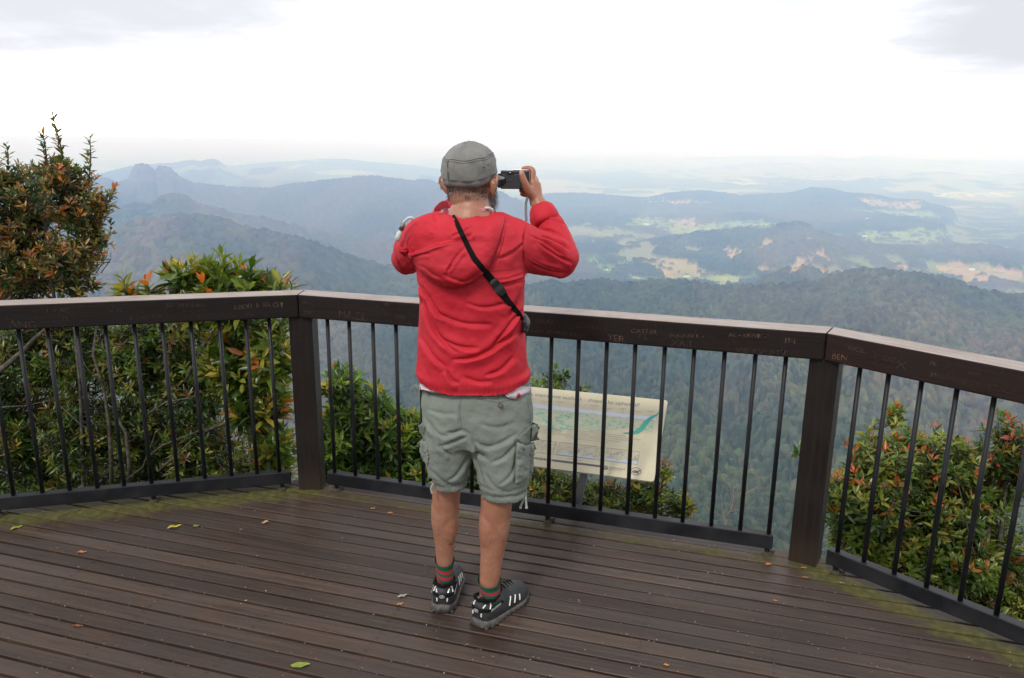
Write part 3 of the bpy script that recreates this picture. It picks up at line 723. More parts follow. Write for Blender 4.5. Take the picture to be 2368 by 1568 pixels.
# right arm, wrist and hand
SH_R, EL_R, WR_R = W(1195, 568, 2.61), W(1293, 596, 2.68), W(1251, 482, 2.80)
chain(body, [SH_R, EL_R, WR_R], [.055, .045, .029], 18)
wr = W(1240, 462, 2.81)
chain(body, [WR_R+(WR_R-EL_R)*-.3, WR_R, wr], [.033, .0295, .026], 18)
palm = [W(1227, 446, 2.815), W(1236, 450, 2.815), W(1232, 424, 2.815), W(1241, 428, 2.82), W(1224, 428, 2.825)]
for q in palm: chain(body, [wr, q], [.0245, .0155], 14)
chain(body, [palm[0], palm[2], palm[3], palm[1]], [.017]*4, 14)
K = [W(1230, 411, 2.82), W(1239, 420, 2.835), W(1242, 431, 2.85), W(1241, 443, 2.86)]
for q in K: chain(body, [W(1236, 448, 2.815), q], [.017, .0125], 12)
chain(body, [K[0], W(1233.5, 396, 2.825), W(1227, 389.5, 2.83), W(1219, 388.5, 2.835), W(1210, 390, 2.84)], [.0118, .0112, .0102, .0095, .0080], 14)          # index over the shutter
chain(body, [K[1], W(1238, 412, 2.885), W(1222, 414, 2.905), W(1207, 416, 2.905)], [.0112, .0100, .0092, .0080], 12)
chain(body, [K[2], W(1238, 426, 2.905), W(1222, 432, 2.915), W(1205, 437, 2.89)], [.0110, .0098, .0088, .0080], 12)
chain(body, [K[3], W(1230, 449, 2.885), W(1214, 452, 2.88), W(1206, 449, 2.855)], [.0100, .0088, .0080, .0076], 12)      # little finger curls under
chain(body, [W(1228, 452, 2.83), W(1215, 450, 2.845), W(1203.5, 440, 2.835)], [.010, .0088, .0078], 10)
chain(body, [W(1232, 454, 2.800), W(1220, 438, 2.782), W(1210, 416, 2.772), W(1205.5, 399, 2.775)], [.0175, .0142, .0118, .0098], 14)   # thumb on the back
# left arm: bent forward, the hand under the lens
SH_L, EL_L, WR_L = W(985, 566, 2.60), W(946, 596, 2.74), W(1068, 468, 2.92)
chain(body, [SH_L, EL_L, WR_L], [.055, .045, .029], 16)
pl_ = WR_L+np.array([.035, .015, .045]); chain(body, [WR_L, pl_], [.027, .030], 14)
for q in range(4):
    b0 = pl_+np.array([.010+.004*q, -.012+.014*q, .015]); chain(body, [b0, b0+[.028, .004, .022], b0+[.046, .004, .044-.004*q]], [.0105, .0095, .0082], 10)
chain(body, [pl_+[-.005, -.02, 0], pl_+[.020, -.040, .03], pl_+[.038, -.042, .05]], [.012, .011, .0095], 10)
BODY = fused("body", body, .0034, 3, M_SKIN, person)
for s in (-1, 1):
    v, f = ico(hd(s*.031, .079, .008), .012, .012, .012); e_ = obj("eye", v, f, mat("eye", (.7, .68, .65), .2), person, True)
# thumbnail
mb = MB(); v, f = ico(W(1204.8, 400.5, 2.7655), .0058, .002, .0085); mb.add(v, f); mb.build("thumbnail", mat("nail", (.55, .36, .28), .3), person, True)

# --- hair and beard: a shell with thousands of short hairs
def hairs(name, roots, dirs, length, w, cols, parent, m, seed=0):
    r = np.random.default_rng(seed); n = len(roots); L = length*(.6+.8*r.random(n))[:, None]
    d = dirs+r.normal(0, .28, (n, 3)); d /= np.linalg.norm(d, axis=1)[:, None]
    s = np.cross(d, r.normal(0, 1, (n, 3))); s /= np.linalg.norm(s, axis=1)[:, None]; s *= w
    mid_ = roots+d*L*.5; tip = roots+d*L+np.array([0, 0, -1])*L*.18
    V_ = np.stack([roots-s, roots+s, mid_+s*.7, tip, mid_-s*.7], 1).reshape(-1, 3)
    F_ = (np.arange(n)*5)[:, None]; F3 = np.concatenate([np.concatenate([F_, F_+1, F_+2, F_+4], 1)]); 
    tri = np.concatenate([F_+4, F_+2, F_+3], 1)
    me_f = [tuple(q) for q in F3.tolist()]+[tuple(q) for q in tri.tolist()]
    return obj(name, V_, me_f, m, parent, False, col=np.repeat(cols, 5, 0))
def tint_mat(name, rough=.6, trans=0, spec=.3):
    def f(t, b):
        a = N(t, "ShaderNodeAttribute"); a.attribute_name = 'tint'; t.links.new(a.outputs[0], b.inputs['Base Color']); b.inputs['Specular IOR Level'].default_value = spec
    return mat(name, rough=rough, build=f)
M_HAIR = tint_mat("hair", .5)
dgb = bpy.context.evaluated_depsgraph_get()
def bvh_of(objs):
    V_ = []; F_ = []
    for o in objs:
        b = len(V_); V_ += [o.matrix_basis @ v.co if o.parent is None else Vector(v.co) for v in o.data.vertices]; F_ += [[b+i for i in p.vertices] for p in o.data.polygons]
    return BVHTree.FromPolygons(V_, F_)
BV = bvh_of([BODY])
r = np.random.default_rng(5); roots = []; dirs = []; cols = []
while len(roots) < 3800:                      # cropped hair below the cap, thinning to the nape
    a = r.uniform(-2.0, 2.0); z = r.uniform(-.062, .022)
    d = HF@np.array([math.sin(a), -math.cos(a), 0]); o_ = HC+np.array([0, 0, z])+d*.25
    hit = BV.ray_cast(Vector(o_), Vector(-d))
    if hit[0] is None: continue
    edge = -.050+.012*math.cos(a*3)+.030*min(1, max(0, abs(a)-1.1))*1.3
    if z < edge+r.normal(0, .007) or (abs(a) > 1.45 and z < -.01): continue
    if abs(abs(a)-1.6) < .12: continue
    roots.append(np.array(hit[0])); dirs.append(np.array(hit[1])*.10+np.array([0, 0, -1.])); g = r.choice([.015, .03, .08, .25], p=[.10, .26, .34, .30]); cols.append((g*1.03, g, g*.97))
hair = hairs("hair", np.array(roots), np.array(dirs), .0075, .00055, np.array(cols), person, M_HAIR, 1)
roots = []; dirs = []; cols = []
while len(roots) < 2000:                      # full grey beard along the jaw
    a = r.uniform(-1.75, 1.75); z = r.uniform(-.118, -.020)
    if abs(a) > 1.5 and z > -.02: continue
    d = HF@np.array([math.sin(a), math.cos(a), 0]); o_ = hd(0, .02, z)+d*.25
    hit = BV.ray_cast(Vector(o_), Vector(-d))
    if hit[0] is None: continue
    if abs(a) < .5 and z > -.065: continue
    roots.append(np.array(hit[0])); dirs.append(d*.55+np.array([0, 0, -1.])); g = r.choice([.03, .10, .26, .45], p=[.12, .28, .36, .24]); cols.append((g, g, g))
beard = hairs("beard", np.array(roots), np.array(dirs), .030, .0007, np.array(cols), person, M_HAIR, 2)

# --- cap
def cloth(name, col, col2, rough=.85, fine=900, wr=14, b_=.25, extra=None):
    def f(t, b):
        co = objco(t); n_ = noise(t, co, wr, 5, .6, .5); g = noise(t, co, fine, 2, .5); w = noise(t, co, 55, 4, .6)
        c = mixc(t, rampf(t, n_, .3, .7), col, col2); c = mixc(t, rampf(t, g, .35, .65, 0, .25), c, tuple(q*.75 for q in col))
        if extra: c = extra(t, co, c)
        t.links.new(c, b.inputs['Base Color']); b.inputs['Sheen Weight'].default_value = .08; b.inputs['Specular IOR Level'].default_value = .25
        bump(t, b, mth(t, 'ADD', mth(t, 'ADD', n_, mth(t, 'MULTIPLY', w, .35)), mth(t, 'MULTIPLY', g, .05)), b_, .02)
    return mat(name, rough=rough, build=f)
M_CAP = cloth("cap_cloth", (.235, .229, .215), (.185, .182, .172), .9, wr=30, b_=.22)
M_STITCH = mat("cap_stitching", (.07, .07, .072), .9)
ct = math.radians(9)
capF = HF@np.array([[1, 0, 0], [0, math.cos(ct), -math.sin(ct)], [0, math.sin(ct), math.cos(ct)]])
CO = hd(0, -.002, .016)
def cp(x, y, z): return CO+capF@np.array([x, y, z])
CAPR = [(-.016, .0815, .098), (-.006, .0840, .101), (.010, .0862, .1030), (.028, .0868, .1035), (.046, .0850, .1015), (.058, .0818, .0980), (.0655, .0785, .0945), (.070, .0760, .0915), (.080, .0690, .0830), (.091, .0575, .070), (.101, .041, .052), (.108, .024, .031), (.111, .010, .014)]
cv_ = []; cf_ = []; n = 72
for i, (z, rx, ry) in enumerate(CAPR):
    for k in range(n):
        a = 2*PI*k/n; w = .0016*math.sin(a*5+z*60)+.0012*math.sin(a*11+z*160)
        dz_ = .0022*math.sin(a*3+1)+(.0018*math.sin(a*7) if z > .055 else 0)
        cv_.append(cp((rx+w)*math.cos(a), (ry+w)*math.sin(a), z+dz_))
for i in range(len(CAPR)-1):
    for k in range(n): cf_.append((i*n+k, i*n+(k+1) % n, (i+1)*n+(k+1) % n, (i+1)*n+k))
cv_.append(cp(0, 0, .112)); t0 = (len(CAPR)-1)*n
for k in range(n): cf_.append((t0+k, t0+(k+1) % n, len(cv_)-1))
cap = obj("cap", cv_, cf_, M_CAP, person, True)
so = cap.modifiers.new('s', 'SOLIDIFY'); so.thickness = .002; so.offset = -1
def capring(z, da=.0012, a0=0, a1=2*PI, m_=80):
    rx = np.interp(z, [q[0] for q in CAPR], [q[1] for q in CAPR]); ry = np.interp(z, [q[0] for q in CAPR], [q[2] for q in CAPR]); o_ = []
    for k in range(m_+1):
        a = a0+(a1-a0)*k/m_; w = .0016*math.sin(a*5+z*60)+.0012*math.sin(a*11+z*160)+da
        dz_ = .0022*math.sin(a*3+1)+(.0018*math.sin(a*7) if z > .055 else 0); o_.append(cp((rx+w)*math.cos(a), (ry+w)*math.sin(a), z+dz_))
    return o_
mb = MB()
for z, r_s in ((.0685, .0011), (.0625, .0008), (.0035, .0009), (.0065, .0006)): mb.tube(capring(z, .0004), r_s, 5, False)
for x in (-.0085, -.0025):                    # back seam
    a0 = -PI/2-.20+x*8
    mb.tube([capring(z, .0005, a0, a0+.001, 1)[0] for z in np.linspace(-.014, .067, 14)], .0008, 5)
mb.build("stitching", M_STITCH, cap)
mb = MB()                                     # short stiff brim towards his face
bv = []; nb = 26
for j in range(7):
    for k in range(nb+1):
        a = PI/2-1.05+2.1*k/nb; ext = .052*(1-(abs(k/nb-.5)*2)**2.6)*j/6
        bv.append(cp((.0835+ext*.6)*math.cos(a), .1010*math.sin(a)+ext, -.010-ext*.34-.010*abs(k/nb-.5)*2*j/6))
bf = [(j*(nb+1)+k, j*(nb+1)+k+1, (j+1)*(nb+1)+k+1, (j+1)*(nb+1)+k) for j in range(6) for k in range(nb)]
br = obj("brim", bv, bf, M_CAP, cap, True); so = br.modifiers.new('s', 'SOLIDIFY'); so.thickness = .004
mb = MB()
for a, z in ((-.42, .040), (-.22, .044)):
    mb.tube([capring(z, -.001, a, a+.01, 1)[0], capring(z, .0016, a, a+.01, 1)[0]], .0022, 8)
mb.build("eyelet", mat("eyelet", (.03, .03, .03), .5), cap)

# --- jacket
def redx(t, co, c):
    geo = noise(t, co, 3.2, 4, .6); c = mixc(t, rampf(t, geo, .4, .7, 0, .5), c, (.52, .036, .052))
    return c
M_RED = cloth("red_cotton", (.55, .020, .036), (.46, .014, .027), .70, wr=8, b_=.06, extra=redx)
M_RED.node_tree.nodes['Principled BSDF'].inputs['Sheen Weight'].default_value = 0.0; M_RED.node_tree.nodes['Principled BSDF'].inputs['Specular IOR Level'].default_value = .25
jk = MB()
def ring(y, xl, xr, dep, Yc=2.62, fn=None):
    a, b = W(xl, y, Yc), W(xr, y, Yc); return ((a+b)/2, np.linalg.norm(b-a)/2, dep, fn)
hemf = lambda a: .018*math.cos(2*a)+.013
JR = [ring(889, 967, 1225, .138, 2.62, hemf), ring(872, 964, 1226, .140, 2.62, hemf), ring(850, 965, 1221, .134), ring(800, 967, 1217, .128), ring(745, 969, 1213, .122), ring(700, 970, 1213, .124), ring(650, 966, 1215, .132), ring(605, 962, 1217, .138), ring(565, 962, 1218, .138), ring(535, 966, 1212, .130), ring(515, 980, 1195, .115), ring(503, 1005, 1172, .10), ring(494, 1025, 1155, .088)]
loft(jk, JR, 56, 2.5)
chain(jk, [W(1150, 545, 2.61), W(1194, 566, 2.61), W(1245, 588, 2.645), W(1296, 598, 2.685)], [.080, .086, .077, .0645], 24)
chain(jk, [W(1296, 598, 2.685), W(1286, 556, 2.72), W(1268, 516, 2.77), W(1257, 494, 2.797)], [.0625, .057, .049, .043], 22)
chain(jk, [W(1020, 545, 2.61), W(983, 560, 2.61), W(957, 577, 2.65), W(945, 596, 2.73)], [.080, .087, .075, .059], 22)
chain(jk, [W(946, 596, 2.74), W(985, 545, 2.83), W(1050, 482, 2.905)], [.055, .050, .040], 20)
def jpost(co, no):
    px, py = to_px(co)
    L_ = [([(977, 660), (996, 700), (1014, 727), (1034, 736)], 5, .010), ([(984, 700), (999, 760), (1025, 790), (1058, 816)], 6, .014), ([(1022, 783), (1062, 803), (1110, 806)], 5, .009),
          ([(1045, 832), (1091, 828), (1136, 808), (1191, 764)], 6, .015), ([(1136, 803), (1172, 757), (1206, 716)], 5, .011), ([(1032, 856), (1045, 882), (1062, 887)], 5, .009),
          ([(1120, 869), (1158, 856), (1190, 824)], 6, .010), ([(1010, 724), (1062, 749), (1140, 751)], 6, .007), ([(1222, 640), (1186, 655), (1140, 664)], 5, .010), ([(1222, 650), (1196, 690), (1176, 740)], 6, .010),
          ([(1216, 700), (1200, 745), (1168, 790)], 5, .009), ([(975, 780), (1000, 825), (1030, 850)], 5, .008), ([(1075, 700), (1120, 714), (1180, 700)], 5, .006), ([(1070, 870), (1100, 885), (1140, 882)], 6, .006),
          ([(1212, 560), (1180, 590), (1150, 600)], 5, .006), ([(1226, 545), (1258, 560), (1300, 590)], 4, .008), ([(1232, 612), (1270, 628), (1310, 632)], 4, .006), ([(1240, 560), (1275, 585), (1325, 610)], 4, .007),
          ([(1250, 530), (1283, 535), (1312, 560)], 4, .008), ([(1246, 545), (1280, 556), (1318, 580)], 4, .009), ([(1262, 505), (1290, 512), (1306, 520)], 3.5, .007), ([(1215, 520), (1208, 570), (1214, 620)], 3.5, .006),
          ([(925, 560), (934, 600), (950, 620)], 4, .006), ([(915, 585), (930, 620), (955, 640)], 4, .008), ([(940, 640), (965, 655), (985, 690)], 4, .008), ([(1170, 508), (1166, 560), (1140, 625)], 2.2, .003),
          ([(1130, 650), (1180, 645), (1214, 630)], 2.5, .003), ([(1225, 598), (1262, 618), (1300, 626)], 2.0, .003)]
    co = folds(co, no, L_)
    x, y, z = co.T
    nz = fbm(x*14+z*6, z*9-y*5, 3, 301)-.5; q1 = fbm((x+z*.6)*11, (z-x*.5)*6+y*8, 3, 305); q2 = fbm((x-z*.8)*14+3, (z+x)*7+y*6, 3, 309)
    rdg = -np.exp(-((q1-.5)/.035)**2)*.0009-np.exp(-((q2-.5)/.030)**2)*.0006
    co = co+no*(nz*.014+rdg)[:, None]
    # gathered elastic hem
    he = np.exp(-((py-(893+18*np.clip(1-((px-1095)/130)**2, 0, 1)))/11)**2)
    ang = np.arctan2(y-2.62, x+.12); co = co-no*(he*(.0035+.0011*np.sin(ang*60)))[:, None]
    return co
jacket = fused("jacket", jk, .0038, 4, M_RED, person, jpost)
# cuff turned back at the right wrist
c0 = WR_R+(WR_R-EL_R)/np.linalg.norm(WR_R-EL_R)*-.012; ax_ = (WR_R-EL_R)/np.linalg.norm(WR_R-EL_R)
def tube_open(name, pts, rad, material, parent, n=36, wob=0, thick=.003, squash=1):
    mb = MB(); mb.tube(pts, rad, n, False)
    V_ = np.array(mb.v); 
    if wob:
        k = np.arange(len(V_)) % n; cc = np.repeat(np.array([np.asarray(p, float) for p in pts]), n, 0); V_ = cc+(V_-cc)*(1+wob*np.sin(k*2*PI/n*5+V_[:, 2]*40))[:, None]
    o = obj(name, V_, mb.f, material, parent, True); s = o.modifiers.new('s', 'SOLIDIFY'); s.thickness = thick; s.offset = 0
    return o
tube_open("cuff", [c0-ax_*.062, c0-ax_*.05, c0-ax_*.02, c0+ax_*.0, c0+ax_*.010], [.040, .051, .049, .044, .041], M_RED, jacket, 40, .035, .005)
# standing collar and the hood drawn off the head
BJ = bvh_of([jacket])
def cast(bv, x, y, off=0.0, dflt=2.52):
    r0 = ray(x, y); r0 = r0/np.linalg.norm(r0); h = bv.ray_cast(Vector((0, 0, CAM_H)), Vector(r0))
    p = np.array(h[0]) if h[0] is not None and h[0][1] < 3.0 else W(x, y, dflt)
    return p-r0*off
def zz(x, y): return (889.9+.15476*x, 439.2+.15476*y)
LOW = [zz(*p) for p in ((740,350),(560,400),(430,460),(385,560),(375,700),(305,900),(330,950),(380,1010),(450,1150),(600,1300),(800,1430),(900,1470),(1000,1482),(1100,1475),(1300,1400),(1460,1280),(1560,1130),(1640,950),(1700,800),(1760,600),(1800,470),(1790,400),(1640,330),(1560,325),(1300,400),(1080,440),(960,380),(840,330),(740,330))]
RIM = [zz(*p) for p in ((300,905),(330,945),(400,950),(560,900),(750,830),(900,785),(1060,760),(1180,800))]
gx = np.arange(930, 1176, 2.0); gy = np.arange(478, 674, 2.0)
GX, GY = np.meshgrid(gx, gy); ins = inpoly(GX, GY, LOW)
de, _ = pl_dist(GX, GY, LOW+[LOW[0]]); de = np.abs(de)
rs_, rt = pl_dist(GX, GY, RIM)
low_w = np.clip((GY-560)/60, 0, 1)
edge = np.sqrt(1-(1-np.clip(de/30, 0, 1))**2)
off = .004+edge*(.020+.020*low_w)
above = np.clip(-rs_/5+.5, 0, 1)*np.clip(1.15-rt, 0, 1)**.5*(np.abs(rs_) < 200)*(GX < 1075)*(GX > 940)
rimx = np.clip((1060-GX)/60, 0, 1)
off = off+.012*rimx*np.clip(rs_/6, 0, 1)*np.exp(-np.clip(rs_, 0, None)/60)*edge
off = off-above*rimx*.030*np.exp(-np.clip(-rs_, 0, None)/45)
off += .010*rimx*np.exp(-((rs_-4)/4)**2)*(GY > 545)
for pts, w, A in (([zz(*p) for p in ((890,1270),(1000,1100),(1100,960),(1220,840))], 3, .006), ([zz(*p) for p in ((400,1010),(560,960),(700,960))], 3, .005), ([zz(*p) for p in ((480,1110),(620,1180),(700,1260),(860,1330))], 3.5, .006), ([zz(*p) for p in ((980,720),(1060,660),(1180,640),(1240,560))], 3, .007), ([zz(*p) for p in ((1170,560),(1210,500),(1290,470))], 3, .006), ([zz(*p) for p in ((1180,640),(1260,720),(1300,640))], 3, .005), ([zz(*p) for p in ((1100,1390),(1300,1340),(1440,1230))], 3, .004), ([zz(*p) for p in ((640,500),(720,560),(760,640))], 4, .004), ([zz(*p) for p in ((1030,1100),(960,1180),(930,1290))], 3, .005), ([zz(*p) for p in ((740,330),(750,430),(800,520))], 4, .005), ([zz(*p) for p in ((850,1250),(1000,1330),(1200,1380))], 4, .004), ([zz(*p) for p in ((250,700),(260,850),(290,1000))], 3, .004)):
    pts = chaikin(pts); s, t = pl_dist(GX, GY, pts); e = np.clip(np.minimum(t, 1-t)*5, 0, 1)
    off += A*e*(-np.exp(-(s/w)**2)+.7*np.exp(-((s-2*w)/(1.6*w))**2))
off += .006*(fbm(GX/26, GY/17, 3, 401)-.5)
idx = -np.ones(GX.shape, int); hv_ = []; hf_ = []
for i in range(GX.shape[0]):
    for j in range(GX.shape[1]):
        if ins[i, j]:
            idx[i, j] = len(hv_); hv_.append((GX[i, j], GY[i, j], off[i, j]))
base = np.array([cast(BJ, q[0], q[1], 0) for q in hv_])
# take a smooth version of the back's depth so that the hood hangs clear of the shirt folds
D_ = np.full(GX.shape, np.nan); D_[idx >= 0] = base[:, 1]
for _ in range(10):
    acc = np.zeros_like(D_); cnt = np.zeros_like(D_)
    for dy_, dx_ in ((0, 1), (0, -1), (1, 0), (-1, 0), (0, 0)):
        S_ = np.roll(np.roll(D_, dy_, 0), dx_, 1); ok = ~np.isnan(S_); acc[ok] += S_[ok]; cnt[ok] += 1
    D2 = np.where(cnt > 0, acc/np.maximum(cnt, 1), np.nan); D_ = np.where(np.isnan(D_), np.nan, D2)
D_ = np.clip(D_, 2.44, 2.66)
hv3 = []
for (i, j) in zip(*np.where(idx >= 0)):
    hv3.append(W(GX[i, j], GY[i, j], D_[i, j]-off[i, j]))
order = idx[idx >= 0]; tmp = [None]*len(hv3)
for o_, p in zip(order, hv3): tmp[o_] = p
hv3 = tmp
for i in range(GX.shape[0]-1):
    for j in range(GX.shape[1]-1):
        q = (idx[i, j], idx[i+1, j], idx[i+1, j+1], idx[i, j+1])
        if min(q) >= 0: hf_.append(q)
hood = obj("hood", hv3, hf_, M_RED, jacket, True)
so = hood.modifiers.new('s', 'SOLIDIFY'); so.thickness = .022; so.offset = -1
BH = bvh_of([jacket, hood])
# collar band standing at the front of the neck, either side
def ribbon(name, pts, widths, bv, off, thick, material, parent, dflt=2.5, samples=None):
    P2 = [np.array(p, float) for p in pts]; dense = []; wd = []
    for i in range(len(P2)-1):
        k = max(2, int(np.linalg.norm(P2[i+1]-P2[i])/4))
        for j in range(k): f = j/k; dense.append(P2[i]*(1-f)+P2[i+1]*f); wd.append(widths[i]*(1-f)+widths[i+1]*f)
    dense.append(P2[-1]); wd.append(widths[-1])
    Ys = []
    for q in dense: Ys.append(cast(bv, q[0], q[1], off, dflt)[1])
    Ys = np.array(Ys)
    for _ in range(4): Ys = np.concatenate([[Ys[0]], np.minimum(Ys[1:-1], (Ys[:-2]+Ys[1:-1]*2+Ys[2:])/4), [Ys[-1]]])
    mb = MB(); vs = []
    for i, q in enumerate(dense):
        t = dense[min(i+1, len(dense)-1)]-dense[max(i-1, 0)]; t /= np.linalg.norm(t); nn_ = np.array([-t[1], t[0]])*wd[i]/2
        for sgn in (-1, 1):
            for dy_ in (0, thick): r_ = q+nn_*sgn; vs.append(W(r_[0], r_[1], Ys[i]+dy_))
    fs = []
    for i in range(len(dense)-1):
        a, b = 4*i, 4*i+4
        fs += [(a, b, b+2, a+2), (a+1, a+3, b+3, b+1), (a, a+1, b+1, b), (a+2, b+2, b+3, a+3)]
    fs += [(0, 2, 3, 1), (4*len(dense)-4, 4*len(dense)-3, 4*len(dense)-1, 4*len(dense)-2)]
    return obj(name, vs, fs, material, parent, False)
M_SEAM_SHADE = mat("seam_and_rim_shade", (.30, .012, .02), .9)
for pts in ([(1170, 502), (1168, 540), (1158, 575), (1128, 628)], [(1216, 522), (1211, 560), (1213, 610), (1218, 640)], [(1130, 628), (1175, 624), (1213, 608)], [(1118, 645), (1170, 643), (1214, 628)], [(1219, 598), (1250, 614), (1290, 624)], [(942, 587), (951, 589), (976, 581), (1006, 570), (1037, 561), (1058, 557)], [(948, 545), (941, 562), (938, 577), (942, 586)]):  # last two: dark line along the hood rim, paints shade at its opening
    ribbon("seam_rim_line", pts, [1.3]*len(pts), BH, .0006, .001, M_SEAM_SHADE, jacket)
# collar: raised red edge left and right of the neck
mb = MB()
def strip3(mb, lo, hi):
    v = lo+hi; n = len(lo); mb.add(v, [(i, i+1, n+i+1, n+i) for i in range(n-1)])
strip3(mb, [W(1008, 497, 2.62), W(1018, 494, 2.66), W(1030, 490, 2.70), (W(1045, 490, 2.73))], [W(1000, 484, 2.62), W(1012, 472, 2.66), W(1020, 463, 2.70), W(1038, 460, 2.74)])
cl_ = mb.build("collar", M_RED, jacket, True); so = cl_.modifiers.new('s', 'SOLIDIFY'); so.thickness = .005
cs = cl_.modifiers.new('b', 'SUBSURF'); cs.levels = cs.render_levels = 2
mb = MB(); strip3(mb, [W(1122, 488, 2.66), W(1135, 489, 2.64), W(1143, 496, 2.62)], [W(1127, 478, 2.68), W(1132, 471, 2.66), W(1138, 482, 2.62)])
cl_ = mb.build("collar", M_RED, jacket, True); so = cl_.modifiers.new('s', 'SOLIDIFY'); so.thickness = .005
cs = cl_.modifiers.new('b', 'SUBSURF'); cs.levels = cs.render_levels = 2
# white draw cords and the cord lock on his left shoulder
M_CORD = mat("white_cord", (.58, .57, .56), .8)
mb = MB(); mb.tube([W(1118, 485, 2.56), W(1123, 481, 2.555), W(1130, 481, 2.56), (W(1137, 484, 2.57)), W(1139, 492, 2.57)], .0045, 8); mb.build("drawcord", M_CORD, jacket, True)
mb = MB(); mb.tube([W(958, 508, 2.54), W(952, 503, 2.54), W(944, 504, 2.54), W(935, 512, 2.545), W(929, 522, 2.55)], .0042, 8)
mb.tube([W(927, 531, 2.55), W(923, 540, 2.55), W(920, 549, 2.55), W(918, 557, 2.55)], [.004, .009, .0095, .006], 8); mb.build("drawcord", M_CORD, jacket, True)
mb = MB(); mb.tube([W(932, 518, 2.545), W(927, 531, 2.55)], [.008, .0085], 12); mb.build("cord_lock", mat("cord_lock", (.16, .16, .165), .35, .6), jacket, True)

# --- floral shirt: neckband and tails
def floral(t, co, c):
    m = stretch(t, co, (34, 34, 34)); v = N(t, "ShaderNodeTexVoronoi"); v.inputs['Scale'].default_value = 1; t.links.new(m, v.inputs['Vector'])
    w = noise(t, co, 90, 3, .6); d = mth(t, 'ADD', v.outputs['Distance'], mth(t, 'MULTIPLY', mth(t, 'SUBTRACT', w, .5), .5))
    sc_ = N(t, "ShaderNodeSeparateColor"); t.links.new(v.outputs['Color'], sc_.inputs[0])
    c = mixc(t, mth(t, 'MULTIPLY', rampf(t, d, .52, .40), rampf(t, sc_.outputs[0], .45, .5)), c, (.62, .22, .26))
    return mixc(t, mth(t, 'MULTIPLY', rampf(t, d, .36, .26), rampf(t, sc_.outputs[1], .5, .55)), c, (.42, .02, .05))
M_FLOR = cloth("floral_cotton", (.60, .54, .57), (.54, .47, .51), .85, wr=20, b_=.3, extra=floral)
mb = MB(); hemz = lambda a: -.012*math.cos(2*a)
loft(mb, [ring(902, 970, 1227, .129, 2.62, lambda a: max(0, -math.sin(a))*.050-(.034*math.exp(-((math.cos(a)-.62)/.28)**2) if math.sin(a) < 0 else 0)+.002*math.sin(9*a)), ring(890, 971, 1226, .129, 2.62), ring(872, 975, 1215, .118), ring(840, 985, 1205, .10)], 64, 2.5)
shirt = mb.build("shirt", M_FLOR, person, True)
ribbon("shirt_collar", [(1016, 492), (1030, 487), (1050, 491), (1062, 494), (1085, 491), (1108, 486), (1122, 484)], [8, 12, 15, 16, 14, 9, 7], bvh_of([jacket, hood]), .010, .008, M_FLOR, shirt, dflt=2.555)

# --- shorts
M_SHORT = cloth("sage_cotton", (.212, .236, .204), (.180, .203, .174), .85, wr=9, b_=.35)
sh = MB()
loft(sh, [ring(1015, 985, 1224, .118, 2.62), ring(985, 978, 1231, .128, 2.62), ring(950, 976, 1232, .130, 2.62), ring(910, 977, 1229, .122, 2.62), ring(870, 982, 1222, .108, 2.62)], 56, 2.5)
def legtube(rows, Ys):
    loft(sh, [(((W(a, y, Y)+W(b, y, Y))/2), np.linalg.norm(W(b, y, Y)-W(a, y, Y))/2, d) for (y, a, b, d), Y in zip(rows, Ys)], 44, 2.2)
legtube([(1122, 1000, 1079, .070), (1113, 1001, 1083, .074), (1106, 999, 1082, .070), (1098, 992, 1085, .082), (1060, 982, 1090, .095), (1020, 979, 1094, .105), (975, 982, 1108, .112), (940, 990, 1110, .10)], [2.615, 2.615, 2.615, 2.615, 2.612, 2.61, 2.61, 2.61])
legtube([(1146, 1115, 1216, .074), (1136, 1112, 1217, .078), (1128, 1110, 1214, .073), (1120, 1104, 1222, .084), (1080, 1098, 1225, .098), (1035, 1091, 1227, .108), (985, 1092, 1230, .116), (945, 1095, 1228, .10)], [2.57, 2.57, 2.572, 2.575, 2.585, 2.60, 2.61, 2.61])
def y3(x, y): return (866.8+.33174*x, 693.4+.33174*y)        # the waist-to-knee close-up
